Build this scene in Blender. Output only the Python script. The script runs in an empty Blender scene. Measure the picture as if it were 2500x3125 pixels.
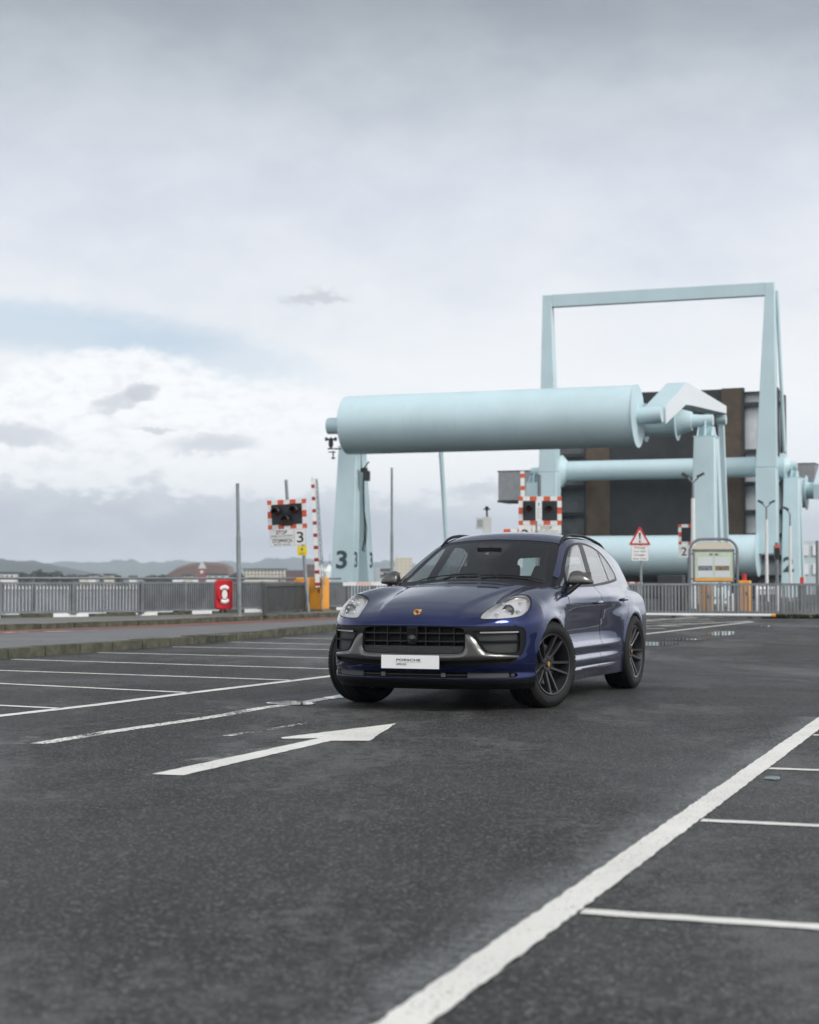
import bpy, bmesh, math, random
import numpy as np
from mathutils import Vector, Matrix
random.seed(7)
R = math.radians
scene = bpy.context.scene
COL = scene.collection

# ------------------------------------------------------------------ camera
CAM_F, CAM_H, CAM_PITCH = 5200.0, 1.10, R(2.285)      # focal length in photo pixels, eye height, tilt up
cd = bpy.data.cameras.new('camera'); cam = bpy.data.objects.new('camera', cd); COL.objects.link(cam)
cd.sensor_fit = 'HORIZONTAL'; cd.sensor_width = 24.0; cd.lens = 24.0 * CAM_F / 2500
cd.clip_start = 0.1; cd.clip_end = 30000
cd.dof.use_dof = True; cd.dof.focus_distance = 14.3; cd.dof.aperture_fstop = 2.4
cam.location = (0, 0, CAM_H); cam.rotation_euler = (math.pi / 2 + CAM_PITCH, 0, 0)
scene.camera = cam
scene.view_settings.view_transform = 'Standard'; scene.view_settings.look = 'None'
EV = 0.50
scene.view_settings.exposure = EV; scene.view_settings.gamma = 1.0
try: scene.view_settings.use_curve_mapping = False
except Exception: pass
scene.render.engine = 'CYCLES'
scene.cycles.max_bounces = 10; scene.cycles.transparent_max_bounces = 24
scene.cycles.caustics_reflective = False; scene.cycles.caustics_refractive = False

# ------------------------------------------------------------------ node helpers
class NT:
    def __init__(s, tree): s.t = tree; s.n = tree.nodes; s.l = tree.links
    def put(s, sock, v):
        if v is None: return
        if isinstance(v, (int, float)): sock.default_value = v
        elif isinstance(v, (tuple, list)):
            sock.default_value = tuple(v) if len(v) == len(sock.default_value) else tuple(v) + (1,)
        else: s.l.new(v, sock)
    def m(s, op, a, b=None, c=None, clamp=False):
        n = s.n.new('ShaderNodeMath'); n.operation = op; n.use_clamp = clamp
        s.put(n.inputs[0], a); s.put(n.inputs[1], b); s.put(n.inputs[2], c); return n.outputs[0]
    def vm(s, op, a, b=None):
        n = s.n.new('ShaderNodeVectorMath'); n.operation = op; s.put(n.inputs[0], a); s.put(n.inputs[1], b); return n.outputs[0]
    def mix(s, f, a, b, kind='MIX'):
        n = s.n.new('ShaderNodeMixRGB'); n.blend_type = kind; s.put(n.inputs[0], f); s.put(n.inputs[1], a); s.put(n.inputs[2], b); return n.outputs[0]
    def ss(s, x, a, b):
        n = s.n.new('ShaderNodeMapRange'); n.interpolation_type = 'SMOOTHSTEP'
        s.put(n.inputs['Value'], x); n.inputs['From Min'].default_value = a; n.inputs['From Max'].default_value = b
        return n.outputs[0]
    def lin(s, x, a, b, c=0., d=1.):
        n = s.n.new('ShaderNodeMapRange'); s.put(n.inputs['Value'], x)
        for k, v in zip(('From Min', 'From Max', 'To Min', 'To Max'), (a, b, c, d)): n.inputs[k].default_value = v
        return n.outputs[0]
    def noise(s, vec, scale, detail=4, rough=.5, out=0, dist=0.):
        n = s.n.new('ShaderNodeTexNoise'); s.put(n.inputs['Vector'], vec); n.inputs['Scale'].default_value = scale
        n.inputs['Detail'].default_value = detail; n.inputs['Roughness'].default_value = rough
        n.inputs['Distortion'].default_value = dist; return n.outputs[out]
    def vor(s, vec, scale, feat='F1', out='Distance'):
        n = s.n.new('ShaderNodeTexVoronoi'); n.feature = feat; s.put(n.inputs['Vector'], vec); n.inputs['Scale'].default_value = scale; return n.outputs[out]
    def ramp(s, x, stops):
        n = s.n.new('ShaderNodeValToRGB'); s.put(n.inputs[0], x); e = n.color_ramp.elements
        while len(e) < len(stops): e.new(.5)
        for k, (p, c) in enumerate(stops): e[k].position = p; e[k].color = tuple(c) + (1,)
        return n.outputs[0]
    def xyz(s, v):
        n = s.n.new('ShaderNodeSeparateXYZ'); s.l.new(v, n.inputs[0]); return n.outputs
    def comb(s, x, y, z):
        n = s.n.new('ShaderNodeCombineXYZ')
        for k, v in enumerate((x, y, z)): s.put(n.inputs[k], v)
        return n.outputs[0]
    def bump(s, h, strength, dist=.01, normal=None):
        n = s.n.new('ShaderNodeBump'); s.put(n.inputs['Height'], h); n.inputs['Strength'].default_value = strength
        n.inputs['Distance'].default_value = dist; s.put(n.inputs['Normal'], normal); return n.outputs[0]
def lin3(r, g, b):          # sRGB 0-255 to linear
    f = lambda c: (c / 255 / 12.92) if c / 255 <= .04045 else ((c / 255 + .055) / 1.055) ** 2.4
    return (f(r), f(g), f(b))

# ------------------------------------------------------------------ world: sky under broken cloud
SUN_EL, SUN_AZ = R(36), R(128)      # to the right and a little behind the camera, through thin cloud; azimuth from +Y clockwise
w = bpy.data.worlds.new('World'); scene.world = w; w.use_nodes = True
T = NT(w.node_tree); T.n.clear()
tc = T.n.new('ShaderNodeTexCoord'); D = tc.outputs['Generated']; dx, dy, dz = T.xyz(D)
sky = T.n.new('ShaderNodeTexSky'); sky.sky_type = 'NISHITA'; sky.sun_disc = False
sky.sun_elevation = SUN_EL; sky.sun_rotation = SUN_AZ; sky.altitude = 0; sky.dust_density = 1.5
skyc = T.vm('SCALE', sky.outputs[0]); T.n[-1].inputs['Scale'].default_value = .10
el = T.m('MULTIPLY', T.m('ARCSINE', dz), 180 / math.pi)
az = T.m('MULTIPLY', T.m('ARCTAN2', dx, dy), 180 / math.pi)
ac = T.comb(az, T.m('MULTIPLY', el, 1.9), 0)
n1 = T.noise(ac, .16, 7, .6); n2 = T.noise(ac, .5, 6, .6); n3 = T.noise(T.vm('ADD', ac, (31, 7, 0)), 1.3, 5, .6)
wav = T.m('SUBTRACT', n1, .5); wav2 = T.m('SUBTRACT', n2, .5); wav3 = T.m('SUBTRACT', n3, .5)
elw = T.m('ADD', T.m('ADD', el, T.m('MULTIPLY', wav, 3.2)), T.m('MULTIPLY', T.m('ABSOLUTE', az), -.02))
stops = [(0, (214, 217, 223)), (.07, (222, 224, 228)), (.17, (243, 243, 245)), (.27, (245, 246, 247)), (.42, (234, 236, 239)),
         (.55, (220, 223, 230)), (.66, (208, 212, 221)), (.78, (188, 194, 202)), (.90, (160, 167, 175)), (1, (140, 148, 156))]
c = T.ramp(T.m('MULTIPLY', elw, 1 / 20.), [(p, lin3(*k)) for p, k in stops])
c = T.mix(T.ss(n1, .35, .75), c, T.mix(1, c, (.91, .925, .955), 'MULTIPLY'))
c = T.mix(T.m('MULTIPLY', T.ss(n2, .50, .72), .22), c, T.mix(1, c, (1.10, 1.10, 1.09), 'MULTIPLY'))
def ell(cx, cy, rx, ry, warp=1.2, tilt=0., soft=.35):
    ux = T.m('SUBTRACT', az, cx); uy = T.m('SUBTRACT', el, cy)
    uy = T.m('SUBTRACT', uy, T.m('MULTIPLY', ux, tilt))
    ux = T.m('ADD', ux, T.m('MULTIPLY', wav2, warp)); uy = T.m('ADD', uy, T.m('MULTIPLY', wav3, warp * .5))
    q = T.m('ADD', T.m('POWER', T.m('DIVIDE', ux, rx), 2), T.m('POWER', T.m('DIVIDE', uy, ry), 2))
    return T.ss(q, 1 + soft, 1 - soft)
blue = T.mix(.55, skyc, lin3(176, 205, 230))
c = T.mix(T.m('MULTIPLY', ell(-13.0, 8.35, 6.5, .8, 1.5, -.06, .8), .55), c, blue)
c = T.mix(T.m('MULTIPLY', ell(-6.5, 7.3, 3.5, .8, 1.5, -.12, .9), .35), c, blue)
puff = T.mix(T.ss(n3, .42, .7), lin3(252, 252, 252), lin3(236, 237, 240))
c = T.mix(T.m('MULTIPLY', ell(-9.6, 4.6, 4.7, 3.0, 2.2, 0, .22), .92), c, puff)
c = T.mix(T.m('MULTIPLY', ell(-12.6, 5.4, 2.6, 1.5, 2.4, 0, .5), .8), c, puff)
c = T.mix(T.m('MULTIPLY', ell(-5.2, 5.2, 3.2, 1.5, 2.6, 0, .7), .7), c, puff)
c = T.mix(T.m('MULTIPLY', ell(-2.0, 3.4, 7.0, 1.6, 2.5, 0, .8), .6), c, lin3(250, 250, 249))
c = T.mix(T.m('MULTIPLY', ell(6.0, 6.5, 8.0, 2.6, 2.5, 0, .9), .5), c, lin3(243, 244, 246))
for q in ((-9.55, 6.0, 1.0, .30, .35), (-9.0, 6.25, .5, .28, 0), (-13.0, 4.75, 1.5, .36, -.1), (-6.7, 4.55, 1.4, .30, .05), (-3.15, 9.45, 1.0, .20, .05), (2.3, 3.0, 1.1, .26, .1), (-8.6, 5.0, .7, .08, 0)):
    c = T.mix(T.m('MULTIPLY', ell(q[0], q[1], q[2], q[3], 2.0, q[4], .85), .72), c, lin3(190, 192, 199))
# billowing grey bank along the horizon
bank = T.m('ADD', T.m('ADD', 2.75, T.m('MULTIPLY', wav2, 3.6)), T.m('ADD', T.m('MULTIPLY', az, -.035), T.m('MULTIPLY', wav3, .9)))
bm_ = T.ss(T.m('SUBTRACT', bank, el), -.12, .35)
bankc = T.mix(T.ss(n2, .38, .66), lin3(196, 198, 205), lin3(217, 218, 222))
c = T.mix(T.m('MULTIPLY', bm_, T.ss(az, 9, -3)), c, bankc)
c = T.mix(T.m('MULTIPLY', T.ss(el, 1.5, .3), .8), c, lin3(228, 232, 238))
# overhead and behind the camera: thick bright overcast, mottled
gen = T.noise(D, 2.2, 5, .55)
over = T.mix(T.ss(gen, .3, .75), (.26, .28, .32), (.50, .53, .58))
over = T.mix(T.ss(el, 48, 14), over, T.mix(T.ss(gen, .35, .7), (.70, .73, .78), (.95, .97, 1.0)))
over = T.mix(T.m('MULTIPLY', T.ss(dy, .45, .80), T.ss(el, 75, 45)), over, T.mix(T.ss(gen, .35, .7), (.17, .19, .22), (.27, .29, .33)))       # the dark cloud base seen at the top of the photograph carries on upwards
over = T.mix(T.m('MULTIPLY', T.ss(dy, .0, -.5), T.m('MULTIPLY', T.ss(el, 62, 40), T.ss(el, 8, 16))), over, (1.15, 1.16, 1.18))
over = T.mix(T.m('MULTIPLY', T.ss(dy, -.25, -.7), T.ss(el, 13, 6)), over, (.16, .17, .18))       # buildings and trees behind the photographer
c = T.mix(1, c, T.comb(*[T.lin(el, 0, 8, v, .87) for v in (1.20, 1.19, 1.17)]), 'MULTIPLY')       # exposure and haze compensation
front = T.m('MULTIPLY', T.ss(el, 24, 17), T.ss(dy, .55, .85))
c = T.mix(front, over, c)
glow = ell(36, 13, 15, 9, 3, 0, .95)       # brighter gap in the cloud, right of the view
c = T.mix(glow, c, (1.12, 1.13, 1.16))
bg = T.n.new('ShaderNodeBackground'); T.l.new(c, bg.inputs[0]); bg.inputs[1].default_value = 1.0
wo = T.n.new('ShaderNodeOutputWorld'); T.l.new(bg.outputs[0], wo.inputs[0])
ld = bpy.data.lights.new('sun', 'SUN'); ld.energy = 1.5; ld.angle = R(20); ld.color = (1, .97, .93)
sun = bpy.data.objects.new('sun', ld); COL.objects.link(sun)
sun.rotation_euler = (math.pi / 2 - SUN_EL, 0, -SUN_AZ + math.pi)
sun.location = (30, -20, 40)

# ------------------------------------------------------------------ placing: photo pixel -> world, parking grid axes
A = R(19.6); UX, UY, VX, VY = math.cos(A), -math.sin(A), math.sin(A), math.cos(A)
def G(u, v, z=0.): return Vector((u * UX + v * VX, u * UY + v * VY, z))
def ray(px, py):
    cp, sp = math.cos(CAM_PITCH), math.sin(CAM_PITCH); a = (px - 1250) / CAM_F; b = (1562.5 - py) / CAM_F
    return Vector((a, cp - b * sp, sp + b * cp))
def onz(px, py, z=0.):
    d = ray(px, py); t = (z - CAM_H) / d.z; return Vector((d.x * t, d.y * t, z))
def onY(px, py, Y):
    d = ray(px, py); t = Y / d.y; return Vector((d.x * t, Y, CAM_H + d.z * t))
def onV(px, py, v):
    d = ray(px, py); t = v / (d.x * VX + d.y * VY); return ((d.x * UX + d.y * UY) * t, CAM_H + d.z * t)
def onU(px, py, u):
    d = ray(px, py); t = u / (d.x * UX + d.y * UY); return ((d.x * VX + d.y * VY) * t, CAM_H + d.z * t)

# ------------------------------------------------------------------ materials
def mat(name, col, rough=.5, metal=0., coat=0., spec=.5, var=0., vscale=3., rust=0., bump=0., bscale=60., dist=.005, streak=0., emit=None):
    m = bpy.data.materials.new(name); m.use_nodes = True; t = NT(m.node_tree); b = t.n['Principled BSDF']
    b.inputs['Roughness'].default_value = rough; b.inputs['Metallic'].default_value = metal
    b.inputs['Coat Weight'].default_value = coat; b.inputs['Coat Roughness'].default_value = .03
    b.inputs['Specular IOR Level'].default_value = spec
    b.inputs['Base Color'].default_value = tuple(col) + (1,)
    if var or streak:
        o = t.n.new('ShaderNodeTexCoord').outputs['Object']
        n = t.noise(o, vscale, 5, .6)
        lo = tuple(x * (1 - var) for x in col); hi = tuple(min(1, x * (1 + var)) for x in col)
        cc = t.mix(t.ss(n, .3, .7), lo, hi)
        if streak:
            s_ = t.noise(t.vm('MULTIPLY', o, (6, 6, .35)), 1., 4, .6)
            cc = t.mix(t.m('MULTIPLY', t.ss(s_, .52, .75), streak), cc, tuple(x * .55 for x in col))
        if rust:
            r_ = t.noise(t.vm('MULTIPLY', o, (1, 1, .6)), 2.6, 7, .75); cc = t.mix(t.m('MULTIPLY', t.ss(r_, .64, .70), rust), cc, (.22, .11, .06))
            cc = t.mix(t.m('MULTIPLY', t.ss(t.noise(o, 1.1, 6, .7), .50, .66), rust * .45), cc, tuple(x * .72 for x in col))
        t.put(b.inputs['Base Color'], cc)
        t.put(b.inputs['Roughness'], t.lin(n, .2, .8, max(0, rough - .1), min(1, rough + .1)))
    if bump:
        o = t.n.new('ShaderNodeTexCoord').outputs['Object']
        t.put(b.inputs['Normal'], t.bump(t.noise(o, bscale, 4, .6), bump, dist))
    if emit: b.inputs['Emission Color'].default_value = tuple(emit[:3]) + (1,); b.inputs['Emission Strength'].default_value = emit[3]
    return m
def glassmat(name, tint, rough=.0, gl=1.0, ior=1.5):
    m = bpy.data.materials.new(name); m.use_nodes = True; t = NT(m.node_tree); t.n.clear()
    tr = t.n.new('ShaderNodeBsdfTransparent'); tr.inputs[0].default_value = tuple(tint) + (1,)
    g = t.n.new('ShaderNodeBsdfGlossy'); g.inputs['Roughness'].default_value = rough; g.inputs[0].default_value = (gl, gl, gl, 1)
    f = t.n.new('ShaderNodeFresnel'); bk = t.n.new('ShaderNodeNewGeometry').outputs['Backfacing']       # same reflection from both faces of the pane
    t.put(f.inputs[0], t.lin(bk, 0, 1, ior, 1 / ior))
    x = t.n.new('ShaderNodeMixShader'); t.l.new(f.outputs[0], x.inputs[0]); t.l.new(tr.outputs[0], x.inputs[1]); t.l.new(g.outputs[0], x.inputs[2])
    o = t.n.new('ShaderNodeOutputMaterial'); t.l.new(x.outputs[0], o.inputs[0]); return m
M = {}
M['steel_blue'] = mat('pale_blue_paint', (.54, .69, .725), .40, var=.04, vscale=.5, streak=.12, rust=.14)
M['steel_blue_dull'] = mat('dull_blue_paint', (.30, .47, .49), .5, var=.08, vscale=.6, streak=.25)
M['rail_grey'] = mat('grey_rail_paint', (.17, .18, .19), .45, var=.2, vscale=2)
M['galv'] = mat('galvanised_steel', (.26, .29, .30), .45, .5, var=.2, vscale=3)
M['white'] = mat('white_paint', (.76, .76, .74), .45, var=.05)
M['red'] = mat('red_paint', (.50, .03, .03), .4, var=.1)
M['orangered'] = mat('orange_red_reflective', (.62, .10, .04), .45, var=.15, vscale=8)
M['orange'] = mat('orange_paint', (.85, .36, .04), .4, var=.08, vscale=2, streak=.3)
M['yellow'] = mat('yellow_sign', (.80, .62, .03), .5)
M['black'] = mat('black_paint', (.012, .013, .014), .4)
M['dark'] = mat('dark_grey', (.035, .04, .042), .6, var=.2)
M['text'] = mat('sign_lettering', (.02, .03, .03), .6)
M['rail_light'] = mat('pale_rail_paint', (.25, .26, .27), .4, var=.2, vscale=2)
M['digit'] = mat('dark_teal_numeral', (.03, .062, .068), .5)
M['concrete'] = mat('concrete', (.21, .195, .17), .8, var=.25, vscale=2.5, bump=.3, bscale=30)
M['moss'] = mat('mossy_concrete', (.075, .075, .05), .9, var=.45, vscale=5, bump=.4, bscale=20)
M['pave'] = mat('pavement', (.16, .155, .145), .75, var=.15, vscale=1.5, bump=.3)
M['clad'] = mat('grey_cladding', (.42, .43, .44), .5, var=.08)
M['deckdark'] = mat('dark_deck_surface', (.034, .036, .038), .6, var=.3, vscale=.8, streak=.3, rust=.25)
M['deckbrown'] = mat('brown_deck_surface', (.105, .075, .052), .7, var=.3, vscale=.9)
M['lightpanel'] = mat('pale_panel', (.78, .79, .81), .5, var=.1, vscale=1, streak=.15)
M['lens_red'] = mat('dark_red_lens', (.09, .008, .01), .15)
M['lens_amber'] = mat('dark_amber_lens', (.20, .05, .02), .15)

# ------------------------------------------------------------------ object helpers
def tag(o, label=None, cat=None, group=None, kind=None):
    if label: o['label'] = label
    if cat: o['category'] = cat
    if group: o['group'] = group
    if kind: o['kind'] = kind
    return o
def thing(name, label, cat, loc=(0, 0, 0), rz=0., group=None):
    o = bpy.data.objects.new(name, None); COL.objects.link(o); o.location = loc; o.rotation_euler = (0, 0, rz)
    o.empty_display_size = .2
    return tag(o, label, cat, group)
class MB:
    """collects shapes with material slots, links them as one mesh object"""
    def __init__(s): s.v = []; s.f = []; s.mi = []; s.mats = []; s.sm = []; s.cur = 0
    def use(s, m):
        if m not in s.mats: s.mats.append(m)
        s.cur = s.mats.index(m); return s
    def add(s, V, F, smooth=False):
        b = len(s.v); s.v += [tuple(p) for p in V]
        for f in F: s.f.append(tuple(b + i for i in f)); s.mi.append(s.cur); s.sm.append(smooth)
        return s
    def box(s, a, b, mx=None):
        x0, y0, z0 = a; x1, y1, z1 = b
        V = [(x0, y0, z0), (x1, y0, z0), (x1, y1, z0), (x0, y1, z0), (x0, y0, z1), (x1, y0, z1), (x1, y1, z1), (x0, y1, z1)]
        if mx is not None: V = [mx @ Vector(p) for p in V]
        return s.add(V, [(0, 3, 2, 1), (4, 5, 6, 7), (0, 1, 5, 4), (1, 2, 6, 5), (2, 3, 7, 6), (3, 0, 4, 7)])
    def hexa(s, V): return s.add(V, [(0, 3, 2, 1), (4, 5, 6, 7), (0, 1, 5, 4), (1, 2, 6, 5), (2, 3, 7, 6), (3, 0, 4, 7)])
    def tube(s, a, b, r0, r1=None, n=24, caps=True):
        a, b = Vector(a), Vector(b); r1 = r0 if r1 is None else r1; d = (b - a).normalized()
        x = d.cross(Vector((0, 0, 1)) if abs(d.z) < .9 else Vector((1, 0, 0))).normalized(); y = d.cross(x)
        V = [a + (x * math.cos(t) + y * math.sin(t)) * r0 for t in [2 * math.pi * k / n for k in range(n)]]
        V += [b + (x * math.cos(t) + y * math.sin(t)) * r1 for t in [2 * math.pi * k / n for k in range(n)]]
        s.add(V, [(k, (k + 1) % n, n + (k + 1) % n, n + k) for k in range(n)], True)
        if caps: s.add(V[:n], [tuple(range(n - 1, -1, -1))]); s.add(V[n:], [tuple(range(n))])
        return s
    def path(s, pts, r, n=8):
        pts = [Vector(p) for p in pts]; rings = []
        for i, p in enumerate(pts):
            d = (pts[min(i + 1, len(pts) - 1)] - pts[max(i - 1, 0)]).normalized()
            x = d.cross(Vector((0, 0, 1)) if abs(d.z) < .95 else Vector((1, 0, 0))).normalized(); y = d.cross(x)
            rr = r[i] if isinstance(r, (list, tuple)) else r
            rings += [p + (x * math.cos(2 * math.pi * k / n) + y * math.sin(2 * math.pi * k / n)) * rr for k in range(n)]
        F = [(i * n + k, i * n + (k + 1) % n, (i + 1) * n + (k + 1) % n, (i + 1) * n + k) for i in range(len(pts) - 1) for k in range(n)]
        F += [tuple(range(n - 1, -1, -1)), tuple(range(len(rings) - n, len(rings)))]
        return s.add(rings, F, True)
    def prism(s, poly, off, fn=None):
        """poly: list of 3D points, off: extrusion vector"""
        P = [Vector(p) for p in poly]; off = Vector(off); n = len(P)
        return s.add(P + [p + off for p in P], [tuple(range(n - 1, -1, -1)), tuple(range(n, 2 * n))] + [(k, (k + 1) % n, n + (k + 1) % n, n + k) for k in range(n)])
    def lathe(s, prof, c, axis, n=48, closed=False):
        axis = Vector(axis).normalized(); x = axis.cross(Vector((0, 0, 1)) if abs(axis.z) < .9 else Vector((1, 0, 0))).normalized(); y = axis.cross(x); c = Vector(c)
        V = []; m = len(prof)
        for k in range(n):
            t = 2 * math.pi * k / n; d = x * math.cos(t) + y * math.sin(t)
            V += [c + d * r + axis * h for r, h in prof]
        F = []
        for k in range(n):
            k2 = (k + 1) % n
            for j in range(m - 1 + (1 if closed else 0)): F.append((k * m + j, k2 * m + j, k2 * m + (j + 1) % m, k * m + (j + 1) % m))
        return s.add(V, F, True)
    def build(s, name, m=None, parent=None, recalc=True, loc=None):
        me = bpy.data.meshes.new(name); me.from_pydata(s.v, [], s.f)
        mats = s.mats or ([m] if m else [])
        for q in mats: me.materials.append(q)
        me.polygons.foreach_set('use_smooth', s.sm)
        if s.mats: me.polygons.foreach_set('material_index', s.mi)
        if recalc:
            b = bmesh.new(); b.from_mesh(me); bmesh.ops.recalc_face_normals(b, faces=b.faces[:]); b.to_mesh(me); b.free()
        try: me.set_sharp_from_angle(angle=R(35))
        except Exception: pass
        o = bpy.data.objects.new(name, me); COL.objects.link(o)
        if parent is not None: o.parent = parent
        if loc is not None: o.location = loc
        return o
_fontcache = {}
def text_mesh(txt, h, width=None, ext=.001, align='CENTER', bold=0.):
    """mesh vertices and faces of a line of lettering in the XZ plane, cap height h, centred"""
    k = (txt, round(bold, 4))
    if k not in _fontcache:
        cu = bpy.data.curves.new('t', 'FONT'); cu.body = txt; cu.size = 1; cu.offset = bold; cu.resolution_u = 3
        o = bpy.data.objects.new('t', cu); COL.objects.link(o); bpy.context.view_layer.update()
        me = bpy.data.meshes.new_from_object(o.evaluated_get(bpy.context.evaluated_depsgraph_get()))
        V = [tuple(v.co) for v in me.vertices]; F = [tuple(p.vertices) for p in me.polygons]
        bpy.data.objects.remove(o); bpy.data.curves.remove(cu); bpy.data.meshes.remove(me); _fontcache[k] = (V, F)
    V, F = _fontcache[k]
    x0 = min(v[0] for v in V); x1 = max(v[0] for v in V); y0 = min(v[1] for v in V); y1 = max(v[1] for v in V)
    sy = h / (y1 - y0); sx = (width / (x1 - x0)) if width else sy
    return [((v[0] - (x0 + x1) / 2) * sx, 0, (v[1] - (y0 + y1) / 2) * sy) for v in V], F
def lettering(parent, txt, h, loc, rz=0., width=None, name='lettering', m=None, bold=0., tilt=None):
    V, F = text_mesh(txt, h, width, bold=bold)
    me = bpy.data.meshes.new(name); me.from_pydata(V, [], F); me.materials.append(m or M['text'])
    o = bpy.data.objects.new(name, me); COL.objects.link(o); o.parent = parent; o.location = loc; o.rotation_euler = tilt or (0, 0, rz)
    return o
def copy_tree(o, parent=None):
    c_ = o.copy(); COL.objects.link(c_)
    if parent is not None: c_.parent = parent
    for ch in [q for q in bpy.data.objects if q.parent == o]: copy_tree(ch, c_)
    return c_

# ================================================================== GROUND
def asphalt():
    m = bpy.data.materials.new('wet_asphalt'); m.use_nodes = True; t = NT(m.node_tree); b = t.n['Principled BSDF']
    o = t.n.new('ShaderNodeTexCoord').outputs['Object']
    st = t.n.new('ShaderNodeMapping'); t.l.new(o, st.inputs[0]); st.inputs['Rotation'].default_value = (0, 0, A); st.inputs['Scale'].default_value = (1, .45, 1)
    big = t.noise(st.outputs[0], .35, 6, .6); med = t.noise(o, 2.2, 5, .65); fine = t.noise(o, 55, 3, .7)
    agg = t.vor(o, 95); agg2 = t.noise(o, 150, 2, .8)
    base = t.mix(t.ss(big, .36, .64), ASPH[0], ASPH[1])
    base = t.mix(t.m('MULTIPLY', t.ss(med, .38, .70), .45), base, ASPH[2])
    g1 = t.vor(o, 75, out='Color'); g1 = t.xyz(g1)[0]; g2_ = t.noise(t.vm('ADD', o, (3.3, 7.1, 0)), 62, 4, .85); g3 = t.xyz(t.vor(t.vm('ADD', o, (1.3, 2.1, 0)), 80, out='Color'))[1]
    base = t.mix(t.m('MULTIPLY', t.ss(g1, .55, .95), .70), base, ASPH[3])
    base = t.mix(t.m('MULTIPLY', t.ss(g2_, .50, .40), .80), base, (.006, .006, .007))
    base = t.mix(t.m('MULTIPLY', t.ss(g3, .81, .93), .68), base, ASPH[4])
    base = t.mix(t.m('MULTIPLY', t.ss(g2_, .58, .70), .55), base, (.105, .103, .098))
    stain = t.m('MULTIPLY', t.noise(st.outputs[0], .55, 5, .7), t.lin(t.noise(o, 9, 3, .7), .3, .7, .85, 1.12))
    base = t.mix(t.m('MULTIPLY', t.ss(stain, .48, .62), .60), base, (.135, .134, .13))
    base = t.mix(t.m('MULTIPLY', t.ss(t.vor(o, 5.5), .045, .03), .6), base, (.35, .35, .34))
    t.put(b.inputs['Base Color'], base)
    wet = t.ss(t.noise(st.outputs[0], .28, 5, .6, dist=.6), .42, .66)
    ro = t.m('ADD', t.lin(wet, 0, 1, .66, .40), t.m('MULTIPLY', t.m('SUBTRACT', fine, .5), .35))
    t.put(b.inputs['Roughness'], ro); b.inputs['Specular IOR Level'].default_value = .28
    h = t.m('ADD', t.m('MULTIPLY', agg, .8), t.m('MULTIPLY', fine, .9))
    t.put(b.inputs['Normal'], t.bump(h, .9, .014))
    return m
ASPH = [(.016, .0157, .0145), (.049, .0478, .0445), (.060, .0585, .055), (.084, .082, .078), (.19, .185, .178)]
M['asphalt'] = asphalt()
def sheet(name, pts, z, m, kind='structure', nx=1):
    me = bpy.data.meshes.new(name); me.from_pydata([(p[0], p[1], z) for p in pts], [], [tuple(range(len(pts)))]); me.materials.append(m)
    b = bmesh.new(); b.from_mesh(me); bmesh.ops.recalc_face_normals(b, faces=b.faces[:])
    for f in b.faces:
        if f.normal.z < 0: f.normal_flip()
    b.to_mesh(me); b.free()
    o = bpy.data.objects.new(name, me); COL.objects.link(o); return tag(o, kind=kind)
fence_base = [onz(-260, 1891, .23), onz(0, 1886, .23), onz(430, 1879, .23), onz(800, 1868, .23), onz(1055, 1861, .23)]
fence_base.insert(0, fence_base[0] + (fence_base[0] - fence_base[1]) * 8)
kerb_line = [G(-13.1, 6), G(-13.35, 15), onz(0, 2010), onz(500, 1972), onz(1010, 1925), G(-14.3, 44), G(-14.6, 52)]
edge = [p + Vector((-.9, .25, 0)) for p in fence_base]
shore = [G(-60, 8), edge[0] + (edge[0] - edge[1]) * .3] + edge + [G(-34, 72), G(-38, 130), G(260, 150), G(320, -60), G(-60, -60)]
sheet('car_park', [(p.x, p.y) for p in shore], 0, M['asphalt'])
# raised road, cycle lane and pavement beyond the near kerb
far_kerb = [onz(-300, 1945, .13), onz(0, 1924, .13), onz(500, 1906, .13), onz(960, 1885, .13), onz(1100, 1880, .13)]
far_kerb.insert(0, far_kerb[0] + (far_kerb[0] - far_kerb[1]) * 2)
M['road'] = mat('worn_road', (.135, .135, .135), .6, var=.18, vscale=.8, bump=.4, bscale=60)
rp = [p for p in kerb_line] + [G(-21, 66)] + [p for p in reversed(far_kerb)]
mb = MB(); n = len(rp); mb.use(M['road']); mb.add([(p.x, p.y, .13) for p in rp], [tuple(range(n - 1, -1, -1))])
tag(mb.build('road', recalc=False), kind='structure')
pp = far_kerb + [G(-21, 66)] + [p + Vector((-.8, .2, 0)) for p in reversed(fence_base)]
sheet('pavement', [(p.x, p.y) for p in pp], .23, M['pave'])
def strip_pts(pts, wd):
    L, Rr = [], []
    for i, p in enumerate(pts):
        d = (pts[min(i + 1, len(pts) - 1)] - pts[max(i - 1, 0)]); d.z = 0; d.normalize(); nrm = Vector((-d.y, d.x, 0))
        L.append(p + nrm * wd / 2); Rr.append(p - nrm * wd / 2)
    return L, Rr
def kerb(name, pts, wd, z0, z1, m):
    mb = MB(); q = []
    for i in range(len(pts) - 1):
        n = max(2, int((pts[i + 1] - pts[i]).length / .9))
        for k in range(n): q.append(pts[i].lerp(pts[i + 1], k / n))
    q.append(pts[-1]); L, Rr = strip_pts(q, wd)
    for i in range(len(q) - 1):
        j = .008 * random.uniform(-1, 1); e = .014
        a, b_, c_, d_ = L[i].lerp(L[i + 1], e), Rr[i].lerp(Rr[i + 1], e), Rr[i + 1].lerp(Rr[i], e), L[i + 1].lerp(L[i], e)
        mb.hexa([(p.x, p.y, z0) for p in (a, b_, c_, d_)] + [(p.x, p.y, z1 + j) for p in (a, b_, c_, d_)])
    return tag(mb.build(name, m), kind='structure')
kerb('near_kerb', kerb_line, .26, -.05, .136, M['moss'])
kerb('far_kerb', far_kerb, .22, .05, .236, M['moss'])
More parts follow.
